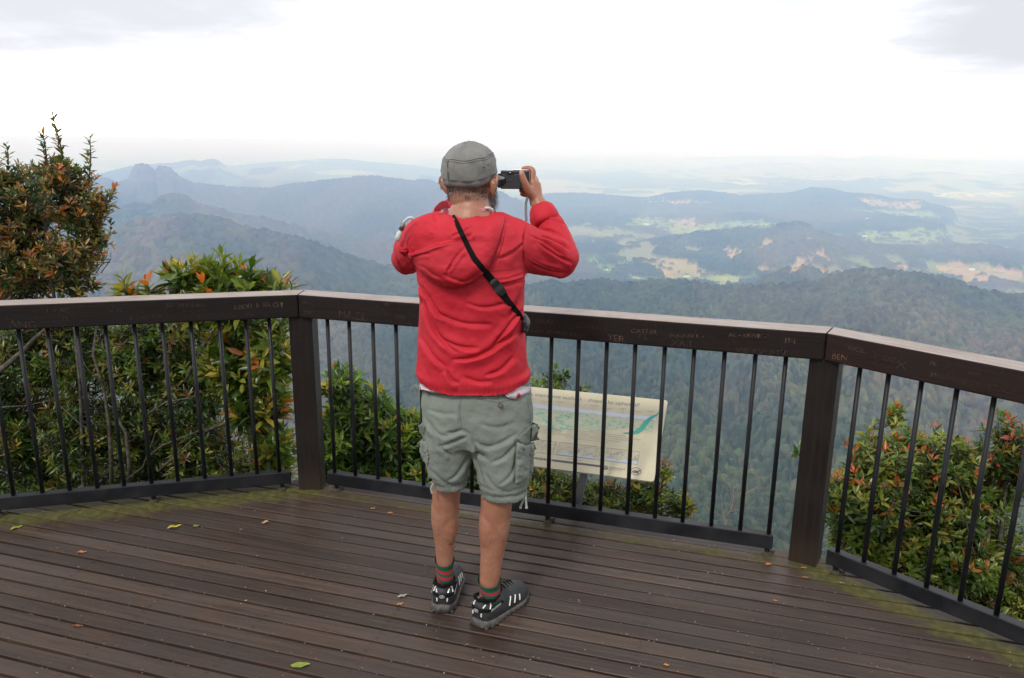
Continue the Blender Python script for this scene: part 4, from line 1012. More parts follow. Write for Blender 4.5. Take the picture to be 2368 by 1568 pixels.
def spost(co, no):
    L_ = [([y3(*p) for p in ((340,800),(400,900),(480,960),(600,905))], 5, .010), ([y3(*p) for p in ((480,925),(560,925),(610,905),(670,950))], 4, .010), ([y3(*p) for p in ((440,1020),(520,1000),(650,950))], 5, .010), ([y3(*p) for p in ((440,1010),(520,1080),(540,1100))], 5, .009),
          ([y3(*p) for p in ((670,960),(700,1040),(790,1120))], 5, .011), ([y3(*p) for p in ((690,980),(800,1040),(1000,930))], 6, .010), ([y3(*p) for p in ((800,1140),(900,1100),(1000,980))], 6, .009), ([y3(*p) for p in ((500,1260),(560,1230),(660,1080))], 5, .009), ([y3(*p) for p in ((385,1180),(450,1260),(540,1290))], 5, .009),
          ([y3(*p) for p in ((760,1200),(830,1310),(900,1330))], 5, .008), ([y3(*p) for p in ((860,1290),(950,1230),(990,1100))], 5, .008), ([y3(*p) for p in ((600,680),(590,780),(598,890))], 3, .007), ([y3(*p) for p in ((720,860),(850,900),(980,850))], 6, .005), ([y3(*p) for p in ((360,760),(480,800),(590,790))], 6, .005), ([y3(*p) for p in ((380,860),(440,960),(470,1060))], 5, .008),
          ([y3(*p) for p in ((980,960),(970,1100),(975,1290))], 3, .005), ([y3(*p) for p in ((700,1000),(720,1180),(760,1300))], 5, .007)]
    co = folds(co, no, [(a, w, A*.72) for a, w, A in L_]); x, y, z = co.T; px, py = to_px(co)
    nz = fbm(x*16+y*9, z*12, 3, 331)-.5; nz2 = fbm((x+z)*34, (z-x)*20+y*20, 3, 335)-.5
    co = co+no*(nz*.010+nz2*.004)[:, None]
    lf = px < 1098; yh = np.where(lf, 1124+13*np.clip(1-((px-1041)/42)**2, 0, 1), 1138+15*np.clip(1-((px-1164)/52)**2, 0, 1))
    up = np.exp(-((py-(yh-14))/4)**2)*.004; pk = (np.abs(py-yh) < 16)*.0016*np.sin(px*1.1)
    return co-no*(up+pk)[:, None]
shorts = fused("shorts", sh, .005, 5, M_SHORT, person, spost)
BS = bvh_of([shorts])
M_SH2 = cloth("sage_cotton_trim", (.165, .186, .158), (.146, .166, .138), .85, wr=12, b_=.3)
def pouch(name, poly, bv, thick, dflt, material, parent, rnd=8, amp=.004, sd=1):
    xs = [p[0] for p in poly]; ys = [p[1] for p in poly]
    gx = np.arange(min(xs)-1, max(xs)+1, 1.6); gy = np.arange(min(ys)-1, max(ys)+1, 1.6); X, Y = np.meshgrid(gx, gy); ins = inpoly(X, Y, poly)
    de, _ = pl_dist(X, Y, list(poly)+[poly[0]]); de = np.abs(de); e = np.sqrt(1-(1-np.clip(de/rnd, 0, 1))**2)
    o_ = thick*e+amp*(fbm(X/9, Y/9, 3, sd)-.5)
    id_ = -np.ones(X.shape, int); V_ = []; F_ = []
    for i in range(X.shape[0]):
        for j in range(X.shape[1]):
            if ins[i, j]: id_[i, j] = len(V_); V_.append(cast(bv, X[i, j], Y[i, j], 0, dflt)[1]) 
    V2 = np.array(V_); V2 = np.where(V2 > dflt+.12, dflt, V2)
    k = 0; V3 = []
    for i in range(X.shape[0]):
        for j in range(X.shape[1]):
            if id_[i, j] >= 0: V3.append(W(X[i, j], Y[i, j], V2[k]-o_[i, j])); k += 1
    for i in range(X.shape[0]-1):
        for j in range(X.shape[1]-1):
            q = (id_[i, j], id_[i+1, j], id_[i+1, j+1], id_[i, j+1])
            if min(q) >= 0: F_.append(q)
    o = obj(name, V3, F_, material, parent, True); s = o.modifiers.new('s', 'SOLIDIFY'); s.thickness = .03; s.offset = -1
    return o
po = pouch("pocket", [y3(*p) for p in ((985,985),(1060,1010),(1112,985),(1115,1040),(1105,1200),(1085,1245),(1000,1290),(975,1285),(975,1130))], BS, .020, 2.585, M_SHORT, shorts, 9, .008, 11)
pouch("flap", [y3(*p) for p in ((980,965),(1010,935),(1095,868),(1125,870),(1144,912),(1105,975),(1060,1018),(1000,995))], bvh_of([shorts, po]), .014, 2.57, M_SH2, po, 6, .004, 13)
po2 = pouch("pocket", [y3(*p) for p in ((330,960),(360,1010),(375,1100),(368,1160),(335,1130),(308,1060),(312,990))], BS, .016, 2.60, M_SHORT, shorts, 8, .006, 15)
pouch("flap", [y3(*p) for p in ((292,875),(335,855),(350,880),(352,975),(335,985),(318,930))], bvh_of([shorts, po2]), .012, 2.595, M_SH2, po2, 5, .004, 17)
M_BTN = mat("button_horn", (.10, .07, .05), .4)
def disc(name, c, r_, nrm_, th, material, parent, n=20):
    nrm_ = np.asarray(nrm_, float); nrm_ /= np.linalg.norm(nrm_); mb = MB(); mb.tube([c, np.asarray(c)+nrm_*th], [r_, r_*.85], n); return mb.build(name, material, parent, False)
for x, y in ((375, 650), (873, 733), (1080, 1068)):
    q = y3(x, y); c = cast(BS, q[0], q[1], .010 if x != 1080 else .022, 2.5); disc("button", c, .0088 if x == 873 else .0065, -ray(*q), .003, M_BTN, shorts)
for pts in ([y3(*p) for p in ((600,665),(596,780),(600,895))], [y3(*p) for p in ((712,690),(850,716),(985,690))], [y3(*p) for p in ((330,625),(400,660),(495,668))], [y3(*p) for p in ((978,985),(972,1120),(970,1290))], [y3(*p) for p in ((1085,620),(1060,700),(1075,775),(1085,860))], [y3(*p) for p in ((735,1352),(850,1372),(960,1350),(1055,1300))], [y3(*p) for p in ((400,1255),(440,1292),(520,1305),(635,1262))]):
    ribbon("seam_rim_line", pts, [1.4]*len(pts), BS, .0007, .001, mat("seam_sage", (.13, .145, .125), .9), shorts)
M_TIE = mat("cotton_tape", (.36, .38, .34), .9)
for a, b in (((1212, 1146), (1203, 1172)), ((1215, 1146), (1217, 1172))):
    mb = MB(); mb.tube([W(a[0], a[1]-4, 2.555), W(a[0], a[1]+5, 2.545), W(b[0], b[1], 2.545)], .0038, 6); mb.tube([W(b[0], b[1], 2.545), W(b[0], b[1]+3, 2.545)], .0055, 6); mb.build("drawstring", M_TIE, shorts)
mb = MB(); mb.tube([W(1001, 1118, 2.56), W(996, 1130, 2.565), W(999, 1141, 2.565)], .0038, 6); mb.build("drawstring", M_TIE, shorts)

# --- socks
def socks(t, b):
    co = objco(t); sx = N(t, "ShaderNodeSeparateXYZ"); t.links.new(co, sx.inputs[0])
    a = N(t, "ShaderNodeAttribute"); a.attribute_name = 'tint'; sp = N(t, "ShaderNodeSeparateColor"); t.links.new(a.outputs[0], sp.inputs[0])
    w = mth(t, 'SINE', mth(t, 'MULTIPLY_ADD', sp.outputs[0], 2*PI*4.2, -PI*1.9)); m = rampf(t, w, -.1, .1)
    m = mth(t, 'MULTIPLY', m, rampf(t, sp.outputs[0], .225, .235))
    kn = noise(t, stretch(t, co, (500, 500, 200)), 1, 2, .5)
    c = mixc(t, m, (.009, .085, .043), (.38, .018, .038)); t.links.new(c, b.inputs['Base Color']); bump(t, b, kn, .5, .002)
M_SOCK = mat("striped_wool", rough=.95, build=socks)
def sock(ank, rad, top, tilt):
    n = 30; rows = 26; V_ = []; F_ = []; col = []
    for i in range(rows):
        t_ = i/(rows-1); z = top-t_*.105; r_ = rad*(1.08 if t_ < .12 else 1.0-.12*max(0, t_-.45)); cx_ = ank[0]+tilt[0]*t_; cy_ = ank[1]+tilt[1]*t_
        for k in range(n):
            a = 2*PI*k/n; V_.append((cx_+r_*math.cos(a)*(1-.04*t_), cy_+r_*math.sin(a)*(1+.16*t_)+(.006*math.sin(9*t_+a)*.2), z+.010*math.sin(a)*(1-t_)-.014*t_*math.cos(a+.6)*1.0)); col.append((t_, 0, 0))
    for i in range(rows-1):
        for k in range(n): F_.append((i*n+k, (i+1)*n+k, (i+1)*n+(k+1) % n, i*n+(k+1) % n))
    return obj("sock", V_, F_, M_SOCK, person, True, col=np.array(col))
sock(LA_, .0345, LA_[2]+.012, (.0, .006)); sock(RA_, .0395, RA_[2]+.010, (.004, .006))

# --- shoes
def shoe_up(t, b):
    co = objco(t); n_ = noise(t, co, 60, 5, .7); m = noise(t, co, 14, 4, .6); v = N(t, "ShaderNodeTexVoronoi"); v.inputs['Scale'].default_value = 420; t.links.new(co, v.inputs['Vector'])
    c = mixc(t, rampf(t, m, .35, .7), (.012, .013, .015), (.035, .037, .040)); c = mixc(t, rampf(t, n_, .58, .75, 0, .45), c, (.13, .12, .11)); t.links.new(c, b.inputs['Base Color']); bump(t, b, mth(t, 'ADD', n_, v.outputs['Distance']), .4, .002)
M_UP = mat("shoe_mesh", rough=.55, build=shoe_up)
def sole_n(t, b):
    co = objco(t); n_ = noise(t, co, 40, 5, .7); m = noise(t, co, 12, 3, .6)
    c = mixc(t, rampf(t, n_, .35, .65), (.060, .056, .052), (.125, .113, .102)); c = mixc(t, rampf(t, m, .5, .6, 0, .8), c, (.035, .034, .034)); t.links.new(c, b.inputs['Base Color']); bump(t, b, n_, .5, .004)
M_SOLE = mat("shoe_sole", rough=.8, build=sole_n)
M_REFL = mat("reflective_strip", (.86, .88, .80), .25, .2)
M_REFL.node_tree.nodes['Principled BSDF'].inputs['Coat Weight'].default_value = .5
M_LOGO = mat("shoe_print", (.45, .45, .45), .5)
M_BLK = mat("black_webbing", (.006, .006, .0065), .9, 0, .15)
def text_mesh(name, s, size, origin, ux, uy, material, parent, thick=0.0, align='LEFT', shear=0, bold=0, lift=.0, warp=None, squeeze=1):
    cu = bpy.data.curves.new(name, 'FONT'); cu.body = s; cu.size = size; cu.align_x = align; cu.shear = shear; cu.offset = bold; cu.extrude = thick; cu.resolution_u = 3
    o = bpy.data.objects.new(name, cu); C.objects.link(o); dg = bpy.context.evaluated_depsgraph_get(); dg.update()
    me = bpy.data.meshes.new_from_object(o.evaluated_get(dg)); bpy.data.objects.remove(o); me.name = name
    n = len(me.vertices)
    if n == 0: return None
    co = np.empty(n*3, np.float32); me.vertices.foreach_get('co', co); co = co.reshape(-1, 3).astype(float)
    if warp: co = warp(co)
    ux = np.asarray(ux, float); uy = np.asarray(uy, float); uz = np.cross(ux, uy)
    P_ = np.asarray(origin)+co[:, :1]*ux*squeeze+co[:, 1:2]*uy+(co[:, 2:3]+lift)*uz
    me.vertices.foreach_set('co', P_.astype(np.float32).ravel()); me.update()
    return link_mesh(name, me, material, parent)
def shoe(heel, ang, side):
    """a low trail shoe, heel at the origin, pointing along +y; side = which flank the camera sees"""
    fy = np.array([math.sin(ang), math.cos(ang), 0]); fx = np.array([math.cos(ang), -math.sin(ang), 0]); o0 = np.array([heel[0], heel[1], 0.])
    T = lambda x, y, z: o0+fx*x+fy*y+np.array([0, 0, z])
    L = .285
    ys = [0, .012, .035, .07, .11, .15, .19, .225, .255, .273, .285]
    hw = [.022, .035, .043, .045, .045, .046, .050, .052, .045, .032, .013]
    st = [.036, .035, .033, .029, .025, .022, .020, .020, .022, .026, .032]       # top of sole
    top = [.088, .106, .108, .096, .102, .108, .094, .080, .070, .060, .046]
    zb = [.010, .003, .001, .001, .003, .003, .001, .001, .004, .010, .016]
    mb = MB(); n = 30; vs = []
    for i, y in enumerate(ys):
        for k in range(n):
            a = 2*PI*k/n; ca, sa = math.cos(a), math.sin(a); x = (hw[i]+.005)*math.copysign(abs(ca)**.6, ca); z = (zb[i]+st[i])/2+(st[i]-zb[i]+.006)/2*math.copysign(abs(sa)**.5, sa)
            vs.append(T(x, y-.004 if i == 0 else y+(.004 if i == len(ys)-1 else 0), max(.0005, z)))
    fs = [(i*n+k, (i+1)*n+k, (i+1)*n+(k+1) % n, i*n+(k+1) % n) for i in range(len(ys)-1) for k in range(n)]+[tuple(range(n)), tuple((len(ys)-1)*n+k for k in range(n))[::-1]]
    mb.add(vs, fs)
    for k in range(11):                       # tread lugs
        y = .012+k*.025; i_ = np.interp(y, ys, hw)
        for sx_ in (-1, 1): mb.box(T(sx_*(i_+.0005), y, .0065), fx*.004, fy*.0070, (0, 0, .0045))
    s_mesh = mb
    up = MB(); vs = []
    for i, y in enumerate(ys):
        for k in range(n):
            a = 2*PI*k/n; ca, sa = math.cos(a), math.sin(a); zc = st[i]; x = hw[i]*(1.0 if sa < 0 else (1-.30*sa**2))*math.copysign(abs(ca)**.75, ca); z = zc+(top[i]-zc)*(max(0, sa)**.8) if sa > 0 else zc-.006
            vs.append(T(x, y+.001, z))
    up.add(vs, fs)
    s_up = fused("shoe", up, .003, 3, M_UP, person)
    s_mesh.build("sole", M_SOLE, s_up, True, bevel=0)
    mb = MB(); mb.tube([T(-.037, .055, .099), T(-.033, .03, .108), T(-.016, .008, .116), T(0, .004, .112), T(.016, .008, .116), T(.033, .03, .108), T(.037, .055, .099), T(.033, .085, .102), T(.020, .105, .112), T(0, .112, .118), T(-.020, .105, .112), T(-.033, .085, .102), T(-.037, .055, .099)], .0062, 10, False); mb.build("padded_collar", M_BLK, s_up, True)
    mb = MB(); mb.tube([T(0, .118, .100), T(0, .104, .128), T(0, .094, .156)], [.020, .021, .015], 12); mb.build("tongue", M_BLK, s_up, True)
    mb = MB()
    for k in range(5):
        y = .125+k*.020; z = float(np.interp(y, ys, top))+.002; w_ = .020; mb.tube([T(-w_, y, z-.010), T(-w_*.4, y+.003, z), T(w_*.4, y-.003, z), T(w_, y, z-.010)], .0022, 6)
    mb.build("laces", M_BLK, s_up)
    b_ = bvh_of([s_up])
    def onsurf(p, d, lift):
        h = b_.ray_cast(Vector(np.asarray(p)), Vector(np.asarray(d))); return (np.array(h[0])+np.array(h[1])*lift) if h[0] is not None else None
    def strips(name, segs, w, m_, lift=.0016):
        mb = MB()
        for s0, s1 in segs:
            pts = []
            for t_ in np.linspace(0, 1, 6):
                lx, ly, lz, ddx, ddy = [s0[q]*(1-t_)+s1[q]*t_ for q in range(5)]
                p = T(lx, ly, lz); d = fx*ddx+fy*ddy; q = onsurf(p, d, lift)
                if q is not None: pts.append(q)
            if len(pts) > 2: mb.tube(pts, w, 6)
        return mb.build(name, m_, s_up) if mb.v else None
    for s0 in (((-.026, -.06, .104, 0, 1), (-.020, -.06, .084, 0, 1)), ((.026, -.06, .104, 0, 1), (.020, -.06, .084, 0, 1)), ((-.019, -.06, .066, 0, 1), (-.019, -.06, .054, 0, 1)), ((.019, -.06, .066, 0, 1), (.019, -.06, .054, 0, 1))):
        strips("reflector", [s0], .0029, M_REFL)
    for sd in (-1, 1):
        for s0 in (((sd*.1, .045, .092, -sd, 0), (sd*.1, .030, .074, -sd, 0)), ((sd*.1, .150, .070, -sd, 0), (sd*.1, .135, .040, -sd, 0)), ((sd*.1, .176, .064, -sd, 0), (sd*.1, .165, .038, -sd, 0)), ((sd*.1, .200, .056, -sd, 0), (sd*.1, .195, .036, -sd, 0))):
            strips("reflector", [s0], .0026, M_REFL)
        strips("overlay", [((sd*.1, .012, .072, -sd, 0), (sd*.1, .105, .070, -sd, 0))], .0055, M_BLK, .0004)
    strips("overlay", [((-.030, -.06, .075, 0, 1), (.030, -.06, .075, 0, 1))], .0060, M_BLK, .0004)
    # printed name on the flank and the ring mark on the heel
    yv = .020
    for sd in (-1, 1):
        p = onsurf(T(sd*.1, .030, .067), -sd*fx, .0068)
        if p is not None:
            ux = fy*(1 if sd > 0 else -1); st_ = p if sd > 0 else p+fy*.052
            text_mesh("name_print", "SALOMON", .0125, st_, ux, np.array([0, 0, 1.]), M_LOGO, s_up, .0004, shear=.25, bold=.0003, squeeze=.95)
    p = onsurf(T(0, -.06, .075), fy, .0072)
    if p is not None:
        mb = MB()
        for rr in (.0075, .0035): mb.tube([p+fx*rr*1.35*math.cos(q)+np.array([0, 0, 1])*rr*.75*math.sin(q) for q in np.linspace(0, 2*PI, 18)], .0009, 5, False)
        mb.build("ring_mark", M_LOGO, s_up)
    return s_up
shoe((-.250, 2.598), math.radians(4), 1)
shoe((-.116, 2.512), math.radians(36), 1)

# --- the camera in his hand
cam_t = empty("compact_camera", tuple(W(1185, 415, 2.80)), "small black compact camera with a silver edge held up to the man's eye", "camera")
M_CAMB = mat("camera_black", (.028, .029, .036), .38, .2); M_SILV = mat("camera_silver", (.55, .55, .56), .25, .9)
ca_ = math.radians(-4)
cxv = np.array([math.cos(ca_), math.sin(ca_), 0]); cyv = np.array([-math.sin(ca_), math.cos(ca_), 0]); czv = np.array([0, 0, 1.])
c_tl = W(1157, 394.5, 2.80); wd_, ht_ = .099, .0635
ctr = c_tl+cxv*wd_/2-czv*ht_/2
def cbox(name, x0, x1, y0, y1, z0, z1, m, par=cam_t, bev=.0012):
    mb = MB(); c = ctr+cxv*(x0+x1)/2+cyv*(y0+y1)/2+czv*(z0+z1)/2; mb.box(c, cxv*(x1-x0)/2, cyv*(y1-y0)/2, czv*(z1-z0)/2); return mb.build(name, m, par, bevel=bev)
cb = cbox("camera_body", -wd_/2, wd_/2, .004, .034, -ht_/2, ht_/2, M_CAMB, bev=.003)
cbox("screen_cover", -wd_/2+.004, .022, .0005, .0045, -ht_/2+.002, ht_/2-.0125, mat("screen_cover", (.040, .041, .050), .42, .1))
cbox("hinge", -.030, -.005, -.0035, .001, ht_/2-.0115, ht_/2-.001, M_CAMB)
cbox("mode_mark", -.019, -.013, -.0046, -.0032, ht_/2-.0068, ht_/2-.0052, mat("white_print", (.8, .8, .8), .5), bev=0)
cbox("grip_slot", -.027, -.010, -.0006, .0008, -.006, -.002, M_CAMB, bev=.0006)
cbox("top_plate", -.005, wd_/2-.001, .006, .032, ht_/2+.0003, ht_/2+.004, M_SILV)
cbox("side_trim", wd_/2+.0002, wd_/2+.0022, .006, .032, -ht_/2+.002, ht_/2-.002, M_SILV)
vf = cbox("viewfinder", -wd_/2-.0085, -wd_/2+.001, -.006, .016, -ht_/2+.004, ht_/2-.010, M_CAMB)
cbox("eyecup", -wd_/2-.024, -wd_/2-.0135, -.012, .014, -ht_/2+.001, ht_/2-.014, mat("rubber_black", (.010, .010, .011), .7), bev=.002)
cbox("hinge_bar", -wd_/2-.0135, -wd_/2-.0085, -.006, -.001, -ht_/2+.006, ht_/2-.012, M_SILV)
mb = MB(); a0 = ctr-cxv*(wd_/2-.004)-czv*.004
mb.tube([a0+cxv*.0*1+cyv*.001, a0+cyv*-.0012], [.0165, .0155], 24); mb.build("finder_window", mat("finder_glass", (.015, .015, .018), .12), cam_t)
mb = MB(); mb.tube([ctr+cyv*.034-cxv*.006, ctr+cyv*.052-cxv*.006, ctr+cyv*.066-cxv*.006], [.026, .025, .022], 24); mb.build("lens", M_CAMB, cam_t, False)
mb = MB()
for k, z in enumerate((-.010, -.022, .0)):
    mb.tube([ctr+cxv*.030+czv*z+cyv*.004, ctr+cxv*.030+czv*z+cyv*.0015], .0035, 10)
mb.build("buttons", M_SILV, cam_t)
mb = MB()
for dx_ in (-.0028, .0022): mb.tube([W(1220, 455, 2.845)+[dx_, 0, 0], W(1216, 470, 2.84)+[dx_, 0, 0], W(1215.5, 492, 2.84)+[dx_, 0, 0], W(1217, 512, 2.84)+[dx_, 0, 0]], .0022, 6)
mb.build("wrist_strap", mat("grey_webbing", (.22, .22, .21), .8), cam_t)

# --- black shoulder strap across the back with the edge of the bag at his hip
bagt = empty("shoulder_bag", tuple(W(1212, 745, 2.56)), "black shoulder bag strap running diagonally across the back of the red jacket", "bag")
BV2 = bvh_of([jacket, hood])
pts = [zz(960, 330), zz(1020, 400), zz(1080, 510), zz(1150, 660), zz(1240, 850), zz(1330, 1020), zz(1480, 1210), zz(1640, 1400), zz(1720, 1500)]
ribbon("strap", pts+[(1172, 694), (1186, 710), (1200, 727), (1208, 741)], [9, 10, 11.5, 12, 12.5, 13.5, 15, 20, 20, 15, 13, 12, 9], BV2, .004, .003, M_BLK, bagt)
ribbon("strap_pad", [zz(1600, 1350), zz(1650, 1410), zz(1720, 1490), zz(1780, 1560)], [15, 22, 22, 15], BV2, .0095, .004, mat("pad_nylon", (.018, .018, .019), .6), bagt)
mb = MB(); 
for c, r_ in ((W(1212, 738, 2.60), .014), (W(1214, 746, 2.605), .018), (W(1213, 756, 2.605), .015)):
    v, f = ico(c, r_, .06, r_*1.1); mb.add(v, f)
fused("bag", mb, .004, 4, mat("bag_nylon", (.016, .016, .018), .65), bagt)

# ------------------------------------------------------------------ leaves, shrubs
def leaf_nodes(name, rough=.30, tr=.42):
    m = bpy.data.materials.new(name); m.use_nodes = True; t = m.node_tree; b = t.nodes['Principled BSDF']; o = t.nodes['Material Output']
    a = N(t, "ShaderNodeAttribute"); a.attribute_name = 'tint'; co = objco(t); n_ = noise(t, co, 90, 3, .6)
    hs = N(t, "ShaderNodeHueSaturation"); t.links.new(a.outputs[0], hs.inputs['Color']); t.links.new(mth(t, 'MULTIPLY_ADD', n_, .6, .7), hs.inputs['Value'])
    t.links.new(hs.outputs[0], b.inputs['Base Color']); b.inputs['Roughness'].default_value = rough; b.inputs['Specular IOR Level'].default_value = .55
    tl = N(t, "ShaderNodeBsdfTranslucent"); h2 = N(t, "ShaderNodeHueSaturation"); t.links.new(a.outputs[0], h2.inputs['Color']); h2.inputs['Value'].default_value = 1.5; h2.inputs['Saturation'].default_value = 1.1; t.links.new(h2.outputs[0], tl.inputs[0])
    ms = N(t, "ShaderNodeMixShader"); ms.inputs[0].default_value = tr; t.links.new(b.outputs[0], ms.inputs[1]); t.links.new(tl.outputs[0], ms.inputs[2]); t.links.new(ms.outputs[0], o.inputs[0])
    return m
M_LEAF = leaf_nodes("leaf")
def bark(t, b):
    co = objco(t); n_ = noise(t, co, 30, 5, .7); m = noise(t, stretch(t, co, (50, 50, 12)), 1, 4, .7); c = mixc(t, rampf(t, n_, .35, .7), (.035, .027, .022), (.14, .12, .10))
    c = mixc(t, rampf(t, m, .5, .7, 0, .5), c, (.085, .055, .035)); t.links.new(c, b.inputs['Base Color']); bump(t, b, m, .6, .006)
M_BARK = mat("bark", rough=.9, build=bark)
LS = np.array([(0, 0, 0), (.26, .36, .0), (.62, .44, -.02), (.26, -.36, .0), (.62, -.44, -.02), (.27, 0, -.10), (.62, 0, -.12), (1.0, 0, -.06)])
LF = np.array([(0, 1, 5), (0, 5, 3), (1, 2, 6), (1, 6, 5), (5, 6, 4), (5, 4, 3), (2, 7, 6), (6, 7, 4)])
def unit(v): return v/(np.linalg.norm(v, axis=-1, keepdims=True)+1e-12)
def leaves(pos, dirs, nrm_, L, Wd, cols, rg, droop=.25):
    """a mesh of single leaves: base point, direction, upper side, length, width, colour"""
    n = len(pos); u = unit(dirs); w = unit(np.cross(nrm_, u)); nn_ = np.cross(u, w); L = np.broadcast_to(L, (n,)); Wd = np.broadcast_to(Wd, (n,))
    dr = droop*(.3+rg.random(n)*1.2)
    lx = LS[None, :, 0]*L[:, None]; ly = LS[None, :, 1]*Wd[:, None]; lz = LS[None, :, 2]*Wd[:, None]*2.0-(LS[None, :, 0]**2)*L[:, None]*dr[:, None]
    V_ = pos[:, None, :]+lx[..., None]*u[:, None, :]+ly[..., None]*w[:, None, :]+lz[..., None]*nn_[:, None, :]
    F_ = (np.arange(n)*8)[:, None, None]+LF[None]
    return V_.reshape(-1, 3), F_.reshape(-1, 3), np.repeat(cols, 8, 0)
def pxm(Y): return (Y*.969+.35)/FPX            # metres per photo pixel at distance Y
def pick(rg, n, pal):                          # pal: [(weight, colour)]
    w = np.array([p[0] for p in pal], float); w /= w.sum(); i = rg.choice(len(pal), n, p=w); c = np.array([p[1] for p in pal])[i]
    return c*(.75+.5*rg.random(n))[:, None]
def shrub(name, label, vols, base, ntips, L, Wd, nl, pal, young, p_young, seed, group=None, cat="shrub", twig=.10, shoots=(), limbs=(), spread=(75, 25), up=.7, shell=.42, trunk_r=.022, young_n=4, droop=.25, stub=.6, stems=None):
    rg = np.random.default_rng(seed); root = empty(name, base, label, cat, group)
    wt = np.array([v[3]*v[4]*(v[5]/.3 if v[5] else 1) for v in vols], float); wt /= wt.sum()
    tips = []; outs = []; own = []
    for k in rg.choice(len(vols), ntips, p=wt):
        x, y, Y, rx, ry, rd = vols[k]; c = W(x, y, Y); s = pxm(Y); d = unit(rg.normal(0, 1, 3)); q = rg.random()**shell
        tips.append(c+d*q*np.array([rx*s, rd, ry*s])); outs.append(d*np.array([1, 1, 1])); own.append(k)
    tips = np.array(tips); outs = np.array(outs); own = np.array(own)
    ax_ = unit(outs*.8+np.array([0, 0, up])+rg.normal(0, .35, tips.shape))
    for (x0, y0, x1, y1, Y) in shoots:         # long leafy shoots
        a, b = W(x0, y0, Y), W(x1, y1, Y); d = unit(b-a); k = int(np.linalg.norm(b-a)/(twig*.55))
        for j in range(k+1):
            tips = np.vstack([tips, a+(b-a)*j/k]); ax_ = np.vstack([ax_, d+rg.normal(0, .12, 3)]); own = np.append(own, -1)
    n = len(tips); ph0 = rg.random(n)*2*PI; P_ = []; D_ = []; N_ = []; Y_ = []; l_ = []
    e1 = unit(np.cross(ax_, np.array([.3, .2, .9]))); e2 = np.cross(ax_, e1)
    for j in range(nl):
        f = j/max(1, nl-1); ph = ph0+j*2.4+rg.normal(0, .25, n); th = np.radians(spread[0]*(1-f)+spread[1]*f+rg.normal(0, 9, n))
        rad_ = np.cos(ph)[:, None]*e1+np.sin(ph)[:, None]*e2
        P_.append(tips-ax_*twig*(1-f)); D_.append(ax_*np.cos(th)[:, None]+rad_*np.sin(th)[:, None]); N_.append(unit(ax_*np.sin(th)[:, None]-rad_*np.cos(th)[:, None]+rg.normal(0, .25, (n, 3))))
        Y_.append((rg.random(n) < p_young(tips, own) if callable(p_young) else rg.random(n) < p_young) & (j >= nl-young_n)); l_.append((.8+.4*rg.random(n))*(1-.35*(f > .85)))
    # whole tips are young together
    yt = (rg.random(n) < (p_young(tips, own) if callable(p_young) else p_young))
    Yg = np.concatenate([yt & (j >= nl-young_n) for j in range(nl)])
    P_ = np.concatenate(P_); D_ = np.concatenate(D_); N_ = np.concatenate(N_); l_ = np.concatenate(l_)
    tipc = pick(rg, n, pal); cols = np.tile(tipc, (nl, 1))*(.7+.6*rg.random(len(P_)))[:, None]
    yc = np.tile(pick(rg, n, young), (nl, 1))*(.85+.3*rg.random(len(P_)))[:, None]; cols = np.where(Yg[:, None], yc, cols)
    keep = rg.random(len(P_)) > .08
    V_, F_, C_ = leaves(P_[keep], D_[keep], N_[keep], L*l_[keep], Wd*l_[keep]*(.85+.3*rg.random(keep.sum())), cols[keep], rg, droop)
    obj("foliage", V_, F_, M_LEAF, root, True, col=C_)
    # wood
    mb = MB(); base = np.array(base); hubs = []
    for vi, (x, y, Y, rx, ry, rd) in enumerate(vols):
        if stems is not None and vi not in stems:
            hubs.append(np.array([W(x, y+ry*.4, Y), W(x, y, Y)])); continue
        c = W(x, y+ry*stub, Y); m_ = base*.45+c*.55+rg.normal(0, .05, 3); m_[2] = base[2]*.4+c[2]*.6
        pts = [base+rg.normal(0, .02, 3)*[1, 1, 0], base*.75+m_*.25+rg.normal(0, .03, 3), m_, m_*.4+c*.6+rg.normal(0, .03, 3), c]
        mb.tube(pts, [trunk_r, trunk_r*.85, trunk_r*.62, trunk_r*.5, trunk_r*.33], 7); hubs.append(np.array(pts[2:]))
    root_w = mb.build("stem", M_BARK, root, True)
    mb = MB(); H_ = np.concatenate(hubs)
    for i in range(0, n, 1):
        t_ = tips[i]-ax_[i]*twig; 
        if own[i] < 0: continue
        d = np.linalg.norm(H_-t_, axis=1)+np.clip(H_[:, 2]-t_[2], 0, 1)*2; h = H_[d.argmin()]; m_ = h*.5+t_*.5+rg.normal(0, .02, 3)
        if rg.random() < .55: mb.tube([h, m_, t_, tips[i]], [.0045, .0032, .0022, .0012], 4, False)
        else: mb.tube([m_, t_, tips[i]], [.003, .0022, .0012], 4, False)
    for (x0, y0, x1, y1, Y) in shoots: mb.tube([W(x0, y0, Y), W((x0+x1)/2+3, (y0+y1)/2, Y), W(x1, y1, Y)], [.005, .004, .0015], 5)
    for pts, r0 in limbs:
        P3 = [W(*p) for p in pts]; mb.tube(P3, [.72*r0*(1-.6*i/(len(P3)-1)) for i in range(len(P3))], 8)
    mb.build("branches", M_BARK, root, True)
    return root
def base_at(x, Y, dy=0):
    q = W(x, 1100, Y); return (float(q[0]), float(Y+dy), ground_z(q[0], Y+dy)-.05)
GD = (.030, .060, .014); GM = (.065, .115, .020); GL = (.13, .19, .030); GY_ = (.25, .26, .045); OR = (.50, .165, .045); RD = (.42, .085, .050); TN = (.26, .15, .055); YL = (.42, .33, .05); BR = (.20, .11, .05)
